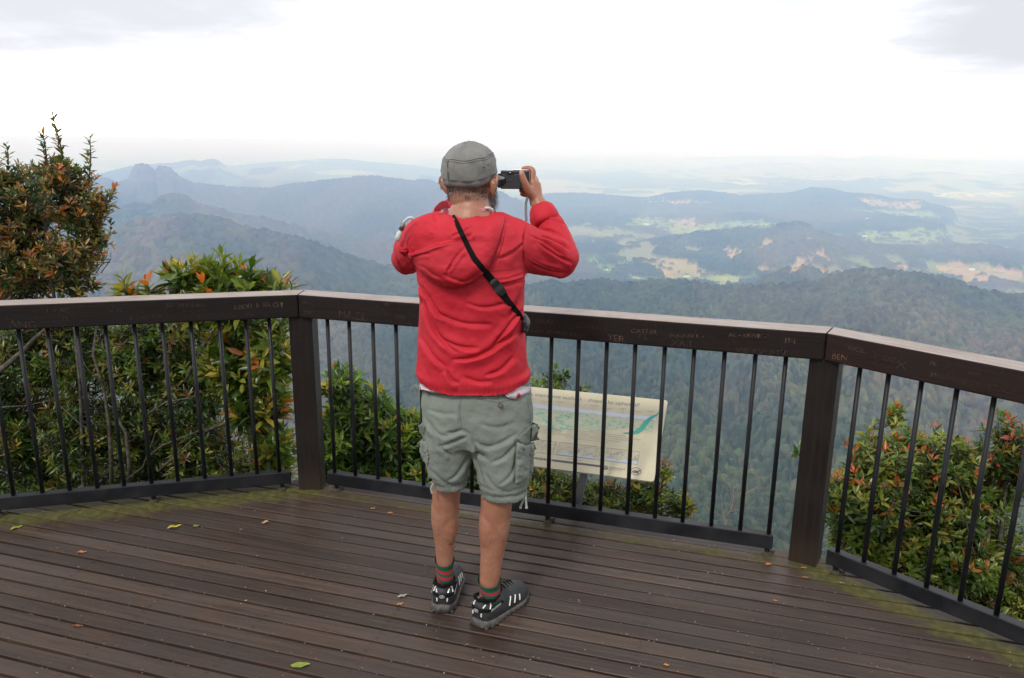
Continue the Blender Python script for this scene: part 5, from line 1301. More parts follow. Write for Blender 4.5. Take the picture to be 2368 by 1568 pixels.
shrub("tall_shrub", "tall airy shrub with small rust-brown leaves rising above the handrail at the left edge",
      [(55, 470, 4.7, 80, 85, .32), (165, 455, 4.6, 62, 72, .28), (215, 525, 4.6, 32, 85, .22), (60, 590, 4.7, 85, 80, .32), (160, 590, 4.6, 68, 62, .28), (15, 400, 4.7, 42, 45, .22), (185, 655, 4.6, 45, 26, .2), (-60, 520, 4.8, 60, 170, .3), (40, 660, 4.7, 70, 40, .25), (235, 450, 4.6, 20, 20, .1), (125, 395, 4.6, 62, 36, .2)],
      base_at(120, 4.65), 1350, .046, .0180, 10, [(4, GD), (3, (.075, .095, .022)), (1, (.20, .12, .05)), (2, (.16, .17, .04))], [(4, (.38, .22, .07)), (1.2, OR), (3, (.24, .20, .05)), (1, (.28, .15, .06))], .55, 101,
      shoots=((110, 420, 98, 298, 4.6), (150, 400, 122, 266, 4.6), (205, 430, 208, 312, 4.6), (18, 380, 14, 335, 4.65), (205, 560, 268, 430, 4.6), (200, 520, 262, 470, 4.6)),
      limbs=(([(122, 760, 4.62), (126, 700, 4.6), (122, 660, 4.6), (108, 600, 4.6), (104, 500, 4.6), (108, 400, 4.6)], .017), ([(132, 760, 4.6), (146, 700, 4.58), (136, 665, 4.58), (170, 630, 4.58), (196, 560, 4.58), (206, 430, 4.58)], .013), ([(120, 690, 4.6), (80, 660, 4.6), (40, 650, 4.62)], .010), ([(126, 700, 4.6), (90, 668, 4.6), (30, 700, 4.6)], .009)),
      twig=.075, spread=(68, 22), up=.9, young_n=6, stems=(4,))
shrub("broadleaf_shrub", "broad-leaved shrub with upright orange shoots just above the handrail left of centre",
      [(430, 625, 4.45, 48, 30, .16), (510, 640, 4.45, 62, 36, .2), (585, 655, 4.4, 45, 26, .18), (550, 700, 4.5, 90, 50, .25), (650, 668, 4.3, 22, 12, .1), (630, 800, 4.45, 50, 75, .25), (560, 830, 4.6, 100, 80, .25), (600, 930, 4.6, 70, 70, .25), (640, 1040, 4.6, 45, 80, .25), (440, 700, 4.6, 90, 35, .2), (290, 672, 4.35, 26, 14, .1), (345, 678, 4.35, 20, 10, .08)],
      base_at(560, 4.6), 640, .098, .036, 8, [(2, GD), (4, GM), (5, GL), (4, GY_)], [(3, OR), (.6, RD), (2, YL), (2, GY_)], .26, 103,
      shoots=((300, 700, 280, 640, 4.35), (345, 690, 336, 648, 4.35), (520, 640, 512, 582, 4.4), (640, 690, 652, 640, 4.3), (575, 660, 582, 610, 4.35), (668, 690, 674, 655, 4.3)), limbs=(([(475, 997, 4.7), (530, 975, 4.6), (582, 952, 4.5), (663, 941, 4.45)], .018), ([(430, 880, 4.6), (455, 830, 4.55), (490, 770, 4.5), (520, 720, 4.5)], .014), ([(505, 860, 4.5), (470, 800, 4.5), (455, 760, 4.5)], .010)),
      twig=.085, spread=(72, 14), up=1.1, young_n=4, droop=.3, stems=(6, 7))
shrub("dense_shrub", "dense dark fine-leaved shrub with grey limbs filling the view below the left rail",
      [(60, 820, 5.0, 110, 90, .4), (200, 820, 5.0, 110, 85, .4), (340, 830, 5.0, 110, 90, .4), (470, 880, 5.0, 100, 100, .4), (60, 980, 5.0, 120, 100, .4), (200, 990, 4.9, 110, 100, .4), (340, 1000, 5.0, 110, 100, .4), (480, 1040, 5.0, 100, 90, .4), (100, 1110, 5.0, 160, 60, .4), (330, 1120, 5.0, 160, 60, .4), (580, 1110, 5.1, 80, 60, .35), (-60, 900, 5.0, 80, 200, .4), (400, 760, 5.0, 120, 40, .3), (120, 745, 5.0, 110, 40, .3)],
      base_at(260, 4.9), 5200, .056, .0165, 10, [(2, (.022, .045, .014)), (4, GD), (5, GM), (1, BR), (3.5, GL), (2, (.20, .19, .035))], [(4, GY_), (.9, OR), (2, TN), (1, YL)], .16, 107,
      limbs=(([(258, 1130, 4.6), (256, 1040, 4.6), (252, 980, 4.6), (240, 900, 4.62), (215, 820, 4.65), (222, 760, 4.7)], .020), ([(300, 1130, 4.6), (298, 1060, 4.55), (290, 1000, 4.6), (262, 950, 4.6)], .022), ([(343, 956, 4.55), (383, 930, 4.5), (461, 916, 4.5)], .011), ([(368, 1089, 4.5), (385, 1072, 4.5), (402, 1059, 4.5), (440, 1020, 4.5)], .013), ([(340, 1060, 4.55), (375, 1030, 4.5), (475, 990, 4.5)], .012), ([(-40, 885, 4.5), (0, 857, 4.5), (50, 815, 4.5), (78, 785, 4.5), (100, 765, 4.5)], .030), ([(130, 930, 4.5), (190, 985, 4.5), (250, 1015, 4.5)], .006), ([(200, 950, 4.5), (215, 980, 4.5), (250, 985, 4.5)], .008), ([(0, 942, 4.5), (60, 938, 4.5), (120, 925, 4.5)], .006), ([(240, 890, 4.5), (200, 850, 4.5), (170, 800, 4.5)], .007), ([(290, 1110, 4.5), (330, 1080, 4.5), (360, 1000, 4.5)], .007)),
      twig=.07, spread=(80, 25), up=.5, trunk_r=.024, stems=(5, 7, 9))
shrub("glossy_shrub", "bright green shrub with whorled pointed leaves behind the balusters left of the man",
      [(790, 890, 4.4, 45, 42, .2), (845, 935, 4.4, 60, 45, .25), (800, 990, 4.4, 60, 60, .3), (900, 985, 4.4, 60, 45, .25), (950, 1000, 4.45, 50, 45, .25), (860, 1060, 4.4, 110, 50, .3), (980, 1070, 4.45, 80, 45, .3), (1080, 1095, 4.45, 70, 35, .25), (745, 1050, 4.4, 50, 70, .3), (1010, 960, 4.5, 20, 15, .1)],
      base_at(880, 4.4), 1300, .074, .022, 9, [(2, GD), (4, (.060, .125, .020)), (4, (.10, .17, .03)), (1.2, GL)], [(4, (.26, .34, .05)), (1, YL), (.3, TN)], .38, 109, twig=.06, spread=(78, 20), up=.9, young_n=4, stems=(2, 5))
shrub("small_leaf_shrub", "round-leaved green shrub rising behind the interpretive panel beside the man",
      [(1240, 890, 4.6, 26, 30, .15), (1288, 868, 4.6, 30, 26, .16), (1275, 890, 4.6, 40, 20, .16), (1340, 892, 4.6, 20, 16, .12), (1280, 950, 4.7, 60, 50, .2), (1400, 1000, 4.8, 90, 70, .2)],
      base_at(1290, 4.7), 230, .046, .024, 8, [(3, GD), (4, GM), (3, GL)], [(2, GY_), (1, OR), (2, GL)], .14, 113, twig=.06, up=.9)
shrub("low_shrub", "low yellow-green shrub growing under the interpretive panel",
      [(1250, 1120, 4.5, 60, 45, .25), (1330, 1150, 4.5, 70, 45, .25), (1420, 1160, 4.5, 70, 40, .25), (1500, 1135, 4.5, 50, 38, .2), (1538, 1085, 4.5, 14, 30, .1), (1565, 1165, 4.5, 40, 28, .2), (1180, 1140, 4.5, 60, 40, .2), (1290, 1210, 4.5, 90, 30, .2), (1480, 1200, 4.5, 110, 24, .2)],
      base_at(1380, 4.5), 900, .050, .018, 9, [(3, (.04, .06, .02)), (3, GM), (3, GL), (2, BR)], [(3, GY_), (2, YL), (1, OR)], .24, 127, twig=.06, up=.7)
def Y7(x, y): return (1675.8+.51575*x, 693.4+.51575*y)
shrub("red_tipped_shrub", "large bushy shrub with scarlet and orange leaf tips behind the right-hand balusters",
      [(2068, 955, 4.1, 24, 24, .12), (2020, 985, 4.1, 12, 14, .08), (2045, 1075, 4.1, 85, 75, .3), (2170, 1050, 4.1, 90, 60, .3), (2010, 1150, 4.0, 80, 80, .3), (1935, 1150, 4.0, 34, 60, .2), (2150, 1150, 4.1, 100, 90, .35), (2250, 1120, 4.2, 80, 80, .3), (2050, 1260, 4.0, 110, 70, .3), (2180, 1270, 4.0, 110, 90, .35), (1960, 1230, 4.0, 60, 60, .25), (2290, 1280, 4.1, 90, 110, .3), (2250, 1390, 4.0, 110, 60, .3), (2360, 1400, 4.0, 60, 80, .3), (1838, 1038, 4.3, 11, 17, .06)],
      base_at(2130, 4.05), 3000, .056, .020, 9, [(2, GD), (4, GM), (5, GL), (3, GY_), (.4, BR)], [(2.4, (.50, .13, .045)), (1.6, OR), (5, GY_), (.6, RD)],
      lambda tips, own: np.clip((tips[:, 2]+.75)*.55, .05, .30), 131, twig=.07, up=.8, young_n=4, trunk_r=.022, stems=(3, 6, 9),
      limbs=(([(2265, 1330, 3.8), (2240, 1240, 3.8), (2225, 1160, 3.8), (2210, 1100, 3.8)], .006), ([(2200, 1380, 3.8), (2230, 1335, 3.8), (2300, 1310, 3.8)], .008), ([(2060, 1160, 3.8), (2100, 1180, 3.8), (2160, 1190, 3.8)], .005), ([(1865, 1100, 4.25), (1850, 1060, 4.3), (1838, 1030, 4.3)], .003)))
shrub("scarlet_shrub", "shrub with a crown of dense red young leaves at the far right edge",
      [(2335, 1000, 4.0, 42, 42, .2), (2300, 1050, 4.0, 36, 36, .2), (2365, 1080, 4.0, 50, 70, .25), (2430, 1060, 4.0, 70, 90, .25)],
      base_at(2400, 4.0), 330, .054, .019, 9, [(3, GD), (3, GM), (2, GL)], [(3, RD), (3, (.52, .12, .05)), (2, OR), (4, GY_)], .42, 137, twig=.07, up=.9, young_n=6)
# bare dead sapling
rg = np.random.default_rng(3); db = base_at(1690, 5.0); dead = empty("dead_sapling", db, "leafless grey sapling with thin bare twigs beyond the balusters left of the right post", "sapling")
mb = MB(); x0, y0 = 1668, 1330
def twigs(mb, a, d, L, r_, lev):
    pts = [a]; p = a.copy(); 
    for k in range(4): d = unit(d+rg.normal(0, .16, 3)); p = p+d*L/4; pts.append(p.copy())
    mb.tube(pts, [r_*(1-.15*k) for k in range(5)], 5, False)
    if lev > 0:
        for k in range(3): q = pts[1+k]; twigs(mb, q, unit(d+rg.normal(0, .55, 3)*[1, .6, .5]), L*.62, r_*.55, lev-1)
dd_ = np.array(db); top_ = W(1676, 1200, 5.0)
mb.tube([dd_, (dd_+top_)/2+[.03, 0, 0], top_], [.014, .010, .007], 6)
twigs(mb, top_, np.array([.02, 0, 1.]), .30, .0060, 3); twigs(mb, top_-[0, 0, .1], np.array([.25, 0, 1.]), .34, .0045, 2); twigs(mb, top_-[0, 0, .12], np.array([-.15, 0, 1.]), .25, .0045, 2)
mb.build("branches", mat("dead_wood", (.26, .24, .22), .9), dead, True)
# undergrowth on the slope, nothing one could count
rg = np.random.default_rng(8); n = 26000; a = rg.uniform(-1.15, 1.15, n); r_ = 3.6+9*rg.random(n)**1.3
gx_ = r_*np.sin(a); gy_ = r_*np.cos(a); gz_ = land(a, r_)+rg.random(n)*.35
ok = ~((np.abs(a-.37) < .13) & (gz_ > -1.6)) 
pos = np.stack([gx_, gy_, gz_], 1); d = unit(rg.normal(0, .6, (n, 3))+[0, -.2, .6]); V_, F_, C_ = leaves(pos, d, rg.normal(0, 1, (n, 3))*.5+[0, 0, 1.], .10*(.6+.8*rg.random(n)), .03, pick(rg, n, [(5, GD), (4, GM), (1, GL), (1, BR)]), rg)
tag(obj("undergrowth", V_, F_, M_LEAF, None, True, col=C_), kind='stuff')

# ------------------------------------------------------------------ the interpretive panel beyond the railing
PANEL_Y = 3.80
nB3 = np.array([*nrm(dB), 0.]); dB3 = np.array([*dB, 0.])
TR = W(1544, 926, PANEL_Y); best = None
for al in np.linspace(.2, 1.5, 400):           # tilt and height that carry the right edge to where it is seen
    dn = -nB3*math.cos(al)-np.array([0, 0, 1])*math.sin(al)
    for h in np.linspace(.2, .8, 121):
        q = TR+dn*h; px, py = to_px(q[None]); e = abs(px[0]-1511.4)+abs(py[0]-1113.4)
        if best is None or e < best[0]: best = (e, al, h, dn)
_, al, PH, PD = best
ws = np.linspace(.3, 1.2, 500); px, py = to_px(TR[None]-dB3[None]*ws[:, None]); PW = float(ws[np.abs(px-1208).argmin()])
TL = TR-dB3*PW; PNn = np.cross(dB3, -PD); PNn /= np.linalg.norm(PNn)
if PNn@(np.array([0, 0, CAM_H])-TL) < 0: PNn = -PNn
print("PANEL", al, PH, PW, best[0], "clear", (TL+PD*PH-np.array([*FR[1], 0]))@nB3, TL)
panel = empty("interpretive_panel", tuple(TL+dB3*PW/2+PD*PH), "cream interpretive panel with a green panorama drawing on a sloping frame beyond the balusters", "sign")
def PP(u, v, lift=0.0): return TL+dB3*u*PW+PD*v*PH+PNn*lift
def panel_n(t, b):
    co = objco(t); n_ = noise(t, co, 9, 5, .6); s = noise(t, co, 60, 4, .7); c = mixc(t, rampf(t, n_, .35, .7), (.55, .50, .36), (.50, .455, .31)); c = mixc(t, rampf(t, s, .66, .78, 0, .5), c, (.45, .38, .22)); t.links.new(c, b.inputs['Base Color'])
M_PAN = mat("panel_cream", rough=.4, build=panel_n)
def rrect(u0, v0, u1, v1, r_, asp, n=6):
    o = []
    for cx_, cy_, a0 in ((u1-r_, v0+r_*asp, -90), (u1-r_, v1-r_*asp, 0), (u0+r_, v1-r_*asp, 90), (u0+r_, v0+r_*asp, 180)):
        for k in range(n+1): a = math.radians(a0+90*k/n); o.append((cx_+r_*math.cos(a), cy_+r_*asp*math.sin(a)))
    return o
mb = MB(); pl = rrect(0, 0, 1, 1, .018, PW/PH); n = len(pl)
mb.add([PP(u, v, 0) for u, v in pl]+[PP(u, v, -.008) for u, v in pl], [tuple(range(n)), tuple(range(n, 2*n))[::-1]]+[(i, n+i, n+(i+1) % n, (i+1) % n) for i in range(n)])
mb.build("board", M_PAN, panel)
M_GRY = mat("galvanised_steel", (.13, .13, .14), .45, .3)
mb = MB(); c = PP(.5, .5, -.020); mb.box(c, dB3*PW*.46, PD*PH*.44, PNn*.010); bx_ = mb.build("back_frame", M_GRY, panel, bevel=.002)
bot = PP(.57, .93, -.03); ft_ = np.array([*(FR[1]+dB*((np.array(bot[:2])-FR[1])@dB)+nrm(dB)*.165), -.14])
ft_ = ft_-dB3*.05
mb = MB(); ax0 = unit(bot-ft_); sx_ = dB3; sy_ = np.cross(ax0, sx_); mb.box((bot+ft_)/2, ax0*np.linalg.norm(bot-ft_)/2, sx_*.017, sy_*.017); mb.build("leg", M_GRY, panel, bevel=.002)
def sheet(name, u0, v0, u1, v1, lift, m, nu=1, top=None, bot_=None):
    nu = 60 if (top or bot_) else 1; V_ = []; F_ = []
    for i in range(nu+1):
        u = u0+(u1-u0)*i/nu; V_ += [PP(u, v0+(top(u) if top else 0), lift), PP(u, v1+(bot_(u) if bot_ else 0), lift)]
    for i in range(nu): F_.append((2*i, 2*i+1, 2*i+3, 2*i+2))
    return obj(name, V_, F_, m, panel)
def pano(t, b):
    co = objco(t); m = stretch(t, co, (22, 22, 70)); n_ = noise(t, m, 1, 8, .75, 1.4); g = noise(t, co, 16, 5, .6); sx = N(t, "ShaderNodeUVMap")
    c = mixc(t, rampf(t, n_, .47, .60), (.47, .47, .33), (.12, .38, .29)); c = mixc(t, rampf(t, g, .50, .62, 0, .7), c, (.47, .47, .34))
    c = mixc(t, rampf(t, noise(t, m, 2.3, 6, .7, 2.), .60, .66, 0, .6), c, (.05, .38, .28)); t.links.new(c, b.inputs['Base Color'])
wv = lambda u: .010*math.sin(u*31)+.007*math.sin(u*77+1)
sheet("sky_band", .03, .235, .945, .285, .0006, mat("panel_blue", (.52, .56, .62), .5))
sheet("panorama", .03, .275, .935, .47, .0009, mat("panel_green", rough=.5, build=pano), top=lambda u: wv(u)+.012, bot_=lambda u: .055*math.sin(u*5)+.020*math.sin(u*23)+wv(u*3)*.8)
mb = MB(); V_ = [(.955, .165), (.945, .20), (.925, .235), (.905, .27), (.885, .33), (.865, .40), (.840, .45), (.80, .475), (.76, .485)]
w_ = [.003, .007, .011, .014, .017, .018, .018, .012, .004]
lo = []; hi = []
rg = np.random.default_rng(4)
for (u, v), w1 in zip(V_, w_): lo.append(PP(u-w1*.6+rg.normal(0, .003), v-w1*.8, .0013)); hi.append(PP(u+w1*.7+rg.normal(0, .003), v+w1*1.0, .0013))
strip3(mb, lo, hi); mb.build("coast_drawing", mat("panel_deep_green", (.055, .33, .25), .5), panel)
M_INK = mat("panel_ink", (.10, .095, .10), .6); M_INK2 = mat("panel_pale_ink", (.26, .24, .20), .6)
ux, uy = dB3, -PD
def ptext(s, size, u, v, m=M_INK, name="lettering", squeeze=1, bold=0):
    return text_mesh(name, s, size, PP(u, v, .0012), ux, uy, m, panel, 0, squeeze=squeeze, bold=bold)
tm = ptext("An impressive outlook - shaped by upheaval!", .0375, .045, .125, name="title", squeeze=1.0, bold=-.0005)
if tm:
    v_ = np.array([q.co[:] for q in tm.data.vertices]); wd = ((v_-TL)@dB3).max()-((v_-TL)@dB3).min(); k_ = PW*.775/wd
    s0 = ((v_-TL)@dB3).min(); off_ = ((v_-TL)@dB3-s0)*(k_-1)
    tm.data.vertices.foreach_set('co', (v_+off_[:, None]*dB3).astype(np.float32).ravel()); tm.data.update()
for i, s in enumerate(("20 to 30 million years ago it passed over", "a hot spot giving rise to volcanic activity. Molten material", "poured over the width of the land and formed the Mount", "Warning shield volcano. It caused a cycle of eruption and erosion", "to take on this shape.")):
    ptext(s, .0105, .06, .520+.024*i, M_INK2, squeeze=.95)
for i, s in enumerate(("The fertile volcanic soils, humidity and rainfall provide for the remaining", "rainforest, from subtropical to cool temperate in climate. Below you lies Numinbah Nature", "Reserve, part of the world's subtropical rainforest, which covers much of the", "eroded caldera rim as the eroded central vent of Mount Warning.", "You are standing on the northern rim of this volcano.")):
    ptext(s, .0105, .40, .520+.026*i, M_INK2, squeeze=.95)
def relief(t, b):
    co = objco(t); m = stretch(t, co, (55, 55, 110), (0, .5, 0)); n_ = noise(t, m, 1, 7, .8, 2.2); g = noise(t, co, 24, 3, .5)
    c = mixc(t, rampf(t, n_, .50, .60), (.51, .47, .34), (.07, .07, .09)); c = mixc(t, rampf(t, g, .45, .62, 0, .9), c, (.50, .46, .34)); t.links.new(c, b.inputs['Base Color'])
M_REL = mat("panel_relief", rough=.5, build=relief); M_SEA = mat("panel_sea", (.42, .50, .62), .5); M_LN = mat("panel_line", (.20, .30, .26), .5)
for u0, u1, sea in ((.085, .355, 0), (.375, .625, 1), (.640, .885, 1)):
    sheet("relief_drawing", u0+.004, .700, u1-.004, .805, .0008, M_REL, top=lambda u, a=u0, b=u1: -.02*math.exp(-((u-(a+b)/2)/.04)**2)*(1 if a < .3 else .2)+wv(u*2)*.4)
    if sea: sheet("sea", u0+.004, .812, u1-.004, .832, .0010, M_SEA, top=lambda u: wv(u*2.7)*1.0-.006)
    mb = MB()
    for a, b in (((u0, .685), (u1, .685)), ((u1, .685), (u1, .835)), ((u1, .835), (u0, .835)), ((u0, .835), (u0, .685))):
        mb.tube([PP(*a, .0008), PP(*b, .0008)], .0007, 4)
    mb.build("picture_frame", M_LN, panel)
ptext("20 million years ago", .009, .16, .865, M_INK2); ptext("10 million years ago", .009, .45, .870, M_INK2)
sheet("title_bar", .05, .895, .672, .918, .0008, M_INK); ptext("NUMINBAH NATURE RESERVE", .0105, .19, .9135, mat("panel_white_ink", (.7, .68, .6), .5), squeeze=.95)
mb = MB(); mb.tube([PP(.700, .915, .0006), PP(.700, .915, .0014)], .0125, 20); mb.build("round_emblem", M_INK, panel)
mb = MB()
for k in (-1, 0, 1): mb.tube([PP(.700+k*.008-.004, .930, .0019), PP(.700+k*.008+.002, .915, .0019), PP(.700+k*.008+.004, .900, .0019)], .0011, 5)
mb.build("emblem_lines", M_PAN, panel)
ptext("Queensland", .0150, .722, .915, M_INK); ptext("Government", .0110, .722, .935, M_INK2)
mb = MB(); c0_ = (.885, .912)
mb.tube([PP(c0_[0]+.032*math.cos(a)*.95, c0_[1]+.040*math.sin(a), .0012) for a in np.linspace(0, 2*PI, 24)], .0016, 5, False); mb.build("oval_emblem", M_INK2, panel)
mb = MB()
for pts in (((-.022, .008), (-.006, -.004), (.006, .002), (.024, -.014)), ((-.016, .018), (0, .012), (.018, .018)), ((-.004, -.002), (0, .008), (.006, .004))):
    mb.tube([PP(c0_[0]+a, c0_[1]+b, .0012) for a, b in pts], [.0028]*len(pts), 5)
mb.build("emblem_bird", M_INK, panel)
for k, (u, s) in enumerate(((.07, "Springbrook"), (.17, "Mt Cougal"), (.27, "Mt Warning"), (.38, "Tweed Range"), (.50, "Border Ranges"), (.60, "Limpinwood"), (.70, "Lamington"), (.80, "Mt Durigan"), (.88, "Mt Wagawn"))):
    ptext(s, .0085, u, .175+.018*(k % 2), M_INK2, squeeze=.9)
    mb = MB(); mb.tube([PP(u+.02, .185+.018*(k % 2), .0008), PP(u+.03, .245, .0008)], .0004, 4); mb.build("pointer_line", M_INK2, panel)

# ------------------------------------------------------------------ scratched writing in the timber
M_CARV = mat("carved_timber", (.052, .030, .022), .85); M_CARV2 = mat("carved_timber_pale", (.095, .058, .038), .85)
def carve(s, size, p_top, bay, hr, m=M_CARV, name="carving", bold=.0, post=None, sq=1.0):
    p, q, d, *_ = bays[bay]
    # p_top: photo position of the first letter's foot, laid on the inner face of the handrail
    r_ = ray(*p_top); nn_ = nrm(d); t_ = ((p-np.zeros(2))@nn_)/(r_[:2]@nn_); P0 = np.array([0, 0, CAM_H])+r_*t_
    o3_ = P0-np.array([*nn_, 0])*.0011
    jr = np.random.default_rng(len(s)+int(p_top[0]))
    def wob(co):
        k = np.floor(co[:, 0]/(size*.62)); co = co.copy(); co[:, 1] += np.array([(math.sin(q_*12.9+p_top[0])*.16)*size for q_ in k]); co[:, 0] += co[:, 1]*.22*np.sin(k*3.3); co[:, 0] += size*.10*(vnoise(co[:, 0]*150, co[:, 1]*150, 4)-.5); co[:, 1] += size*.12*(vnoise(co[:, 0]*130, co[:, 1]*130, 5)-.5); return co
    return text_mesh(name, s, size, o3_, np.array([*d, 0]), np.array([0, 0, 1.]), m, hr, .0, warp=wob, squeeze=sq, bold=-size*.016)
h0_, h1_, h2_ = handrails
TH = -.0012
for s, size, pt, bay, m, sq in (("ANG", .045, (22, 758), 0, M_CARV, 1.1), ("I  AAC", .028, (108, 726), 0, M_CARV, 1.2), ("15", .028, (142, 741), 0, M_CARV, 1), ("JD  ANNAN", .026, (385, 712), 0, M_CARV, 1.2), ("KIKKI & RACH", .033, (540, 716), 0, M_CARV2, 1.05), ("A  J J U S T I N", .020, (300, 738), 0, M_CARV, 1.1), ("KEMA", .014, (566, 732), 0, M_CARV, 1.2), ("N  M", .022, (250, 722), 0, M_CARV, 1.2),
    ("W.C", .030, (699, 706), 1, M_CARV, 1.1), ("MR", .032, (702, 725), 1, M_CARV, 1.1), ("MAZL", .050, (782, 734), 1, M_CARV, 1.15), ("DR", .018, (889, 706), 1, M_CARV2, 1), ("MD", .018, (888, 730), 1, M_CARV, 1), ("VEN", .026, (912, 738), 1, M_CARV, 1.1),
    ("STUD", .026, (1238, 748), 1, M_CARV, 1.2), ("KATH  R.E", .018, (1330, 757), 1, M_CARV, 1.2), ("WEX KENNY CATY", .018, (1225, 768), 1, M_CARV, 1.6), ("YER", .038, (1404, 787), 1, M_CARV2, 1.1), ("7'5", .034, (1472, 787), 1, M_CARV, 1.1), ("CASTER", .026, (1458, 770), 1, M_CARV2, 1.2), ("WALKER K+", .020, (1545, 778), 1, M_CARV2, 1.3), ("XAT", .036, (1550, 796), 1, M_CARV, 1.3), ("AL+RENE T", .022, (1683, 777), 1, M_CARV2, 1.4), ("IN", .034, (1812, 795), 1, M_CARV2, 1.3), ("VIB KWATT", .030, (1700, 812), 1, M_CARV, 1.25),
    ("WCIL", .026, (1958, 806), 2, M_CARV2, 1.1), ("BEN", .033, (1922, 827), 2, mat("carved_ben", (.17, .085, .04), .8), 1.05), ("2005", .014, (1945, 842), 2, M_CARV, 1.2), ("DC", .026, (2040, 830), 2, M_CARV, 1.3), ("X", .040, (2070, 850), 2, M_CARV, 1.4), ("PK", .022, (2148, 842), 2, M_CARV2, 1), ("JM", .020, (2150, 870), 2, M_CARV2, 1), ("SAM", .018, (2235, 862), 2, M_CARV, 1.2)):
    carve(s, size, pt, bay, (h0_, h1_, h2_)[bay], m, sq=sq)
for s, size, x, y in (("SPLIF", .024, 674, 775), ("KENNY", .018, 674, 790), ("REECE", .014, 677, 840), ("DAVE", .014, 679, 856)):
    u = np.array([math.cos((angA+angB)/2+.02), math.sin((angA+angB)/2+.02)]); nn_ = nrm(u); fp = pc1-nn_*.0562; r_ = ray(x, y); t_ = (fp@nn_)/(r_[:2]@nn_)
    text_mesh("carving", s, size, np.array([0, 0, CAM_H])+r_*t_-np.array([*nn_, 0])*.0010, np.array([*u, 0]), np.array([0, 0, 1.]), mat("post_carving", (.026, .018, .015), .9), P1)
# scratches, each handrail has its own set
for bi_, hr in enumerate(handrails):
    p, q, d, *_ = bays[bi_]; rg = np.random.default_rng(50+bi_); mb = MB(); Lb = np.linalg.norm(q-p)
    for k in range(int(Lb*34)):
        s = rg.uniform(.03, Lb-.03); z = rg.uniform(ZB+.012, ZT-.016); a = rg.normal(1.2, .5)*rg.choice([-1, 1]); l_ = rg.uniform(.006, .026)
        a0 = np.array([*(p+d*s-nrm(d)*.0007), z]); v_ = np.array([*(d*math.cos(a)), math.sin(a)])*l_/2
        z1_ = np.clip(a0[2]+abs(v_[2]), 0, ZT-.009); 
        mb.tube([a0-v_, a0+v_*.2+[0, 0, .001], a0+v_], .0005, 4)
    tag(mb.build("scratches", M_CARV, hr), kind="stuff")

# ------------------------------------------------------------------ fallen leaves and litter on the deck
M_DRY = leaf_nodes("fallen_leaf", .5, .15)
def fallen(label, x, y, L, Wd, col, ang, curl=.5, group=None):
    c = G(x, y, .002); rg = np.random.default_rng(int(x*7+y)); nu, nv = 9, 5; V_ = []; F_ = []; cc = []
    for i in range(nu):
        u = i/(nu-1)
        for j in range(nv):
            v = (j/(nv-1)-.5)*2; w_ = math.sin(PI*u**.85)**.8*.5; lx = (u-.5)*L; ly = v*w_*Wd
            z = .0035+curl*Wd*(abs(v)**2*.35+.25*math.sin(u*5+x))*w_*2+.10*L*curl*(u-.5)**2*2+.0015*math.sin(u*13+v*3)
            V_.append((lx*math.cos(ang)-ly*math.sin(ang), lx*math.sin(ang)+ly*math.cos(ang), max(.0025, z))); m_ = rg.normal(1, .13); cc.append(tuple(q*m_ for q in col))
    for i in range(nu-1):
        for j in range(nv-1): a = i*nv+j; F_.append((a, a+nv, a+nv+1, a+1))
    o = obj("fallen_leaf", V_, F_, M_DRY, None, True, col=np.array(cc)); o.location = (c[0], c[1], 0); s = o.modifiers.new('s', 'SOLIDIFY'); s.thickness = .0008
    return tag(o, label, "leaf", group or "fallen leaves on the deck")
fallen("bright green curled leaf on the deck at the left edge", 38, 1221, .052, .022, (.26, .34, .03), .9)
fallen("pale yellow leaf on the mossy boards under the left bottom rail", 143, 1156, .055, .020, (.42, .38, .14), .9, .3)
fallen("long yellow twisted leaf lying left of centre", 403, 1219, .062, .020, (.50, .42, .04), .65, .8)
fallen("small olive leaf right beside the long yellow one", 453, 1217, .026, .018, (.25, .26, .06), .4)
fallen("pale tan curled leaf halfway between yellow leaf and left post", 613, 1209, .032, .022, (.48, .32, .20), .2, .9)
fallen("tiny brown leaf just left of and below the tan curled leaf", 557, 1225, .014, .008, (.38, .18, .08), .2)
fallen("orange-brown leaf on the boards below the bright green leaf", 189, 1277, .038, .014, (.52, .22, .07), .2, .5)
fallen("dark rust-brown leaf near the lower left corner", 180, 1447, .044, .012, (.22, .08, .03), -.15, .3)
fallen("large green and yellow leaf at the bottom edge of the view", 694, 1538, .066, .028, (.24, .30, .04), .1, .3)
fallen("papery pale grey leaf left of the man's feet", 930, 1378, .042, .016, (.36, .34, .32), .45, .25)
fallen("light orange leaf below the papery grey one", 925, 1397, .028, .013, (.46, .25, .14), .45, .5)
fallen("orange leaf near the bottom rail, left one of a pair", 862, 1176, .024, .013, (.46, .22, .10), .5, .4)
fallen("orange leaf near the bottom rail, right one of a pair", 902, 1186, .028, .012, (.50, .26, .13), -.2, .4)
fallen("bright orange leaf in front of the right post's left side", 1776, 1305, .026, .016, (.60, .20, .06), 0, .4)
fallen("small orange leaf at the foot of the right post", 1858, 1313, .024, .009, (.55, .24, .07), -.2, .3)
fallen("thin orange leaf one board below the right post", 1862, 1335, .026, .008, (.50, .22, .08), -.1, .2)
fallen("orange leaf lodged in a board gap right of centre", 1792, 1389, .018, .007, (.55, .22, .06), -.3, .3)
fallen("curled orange leaf in a gap at the lower right", 1540, 1538, .020, .010, (.60, .25, .06), -.2, .4)
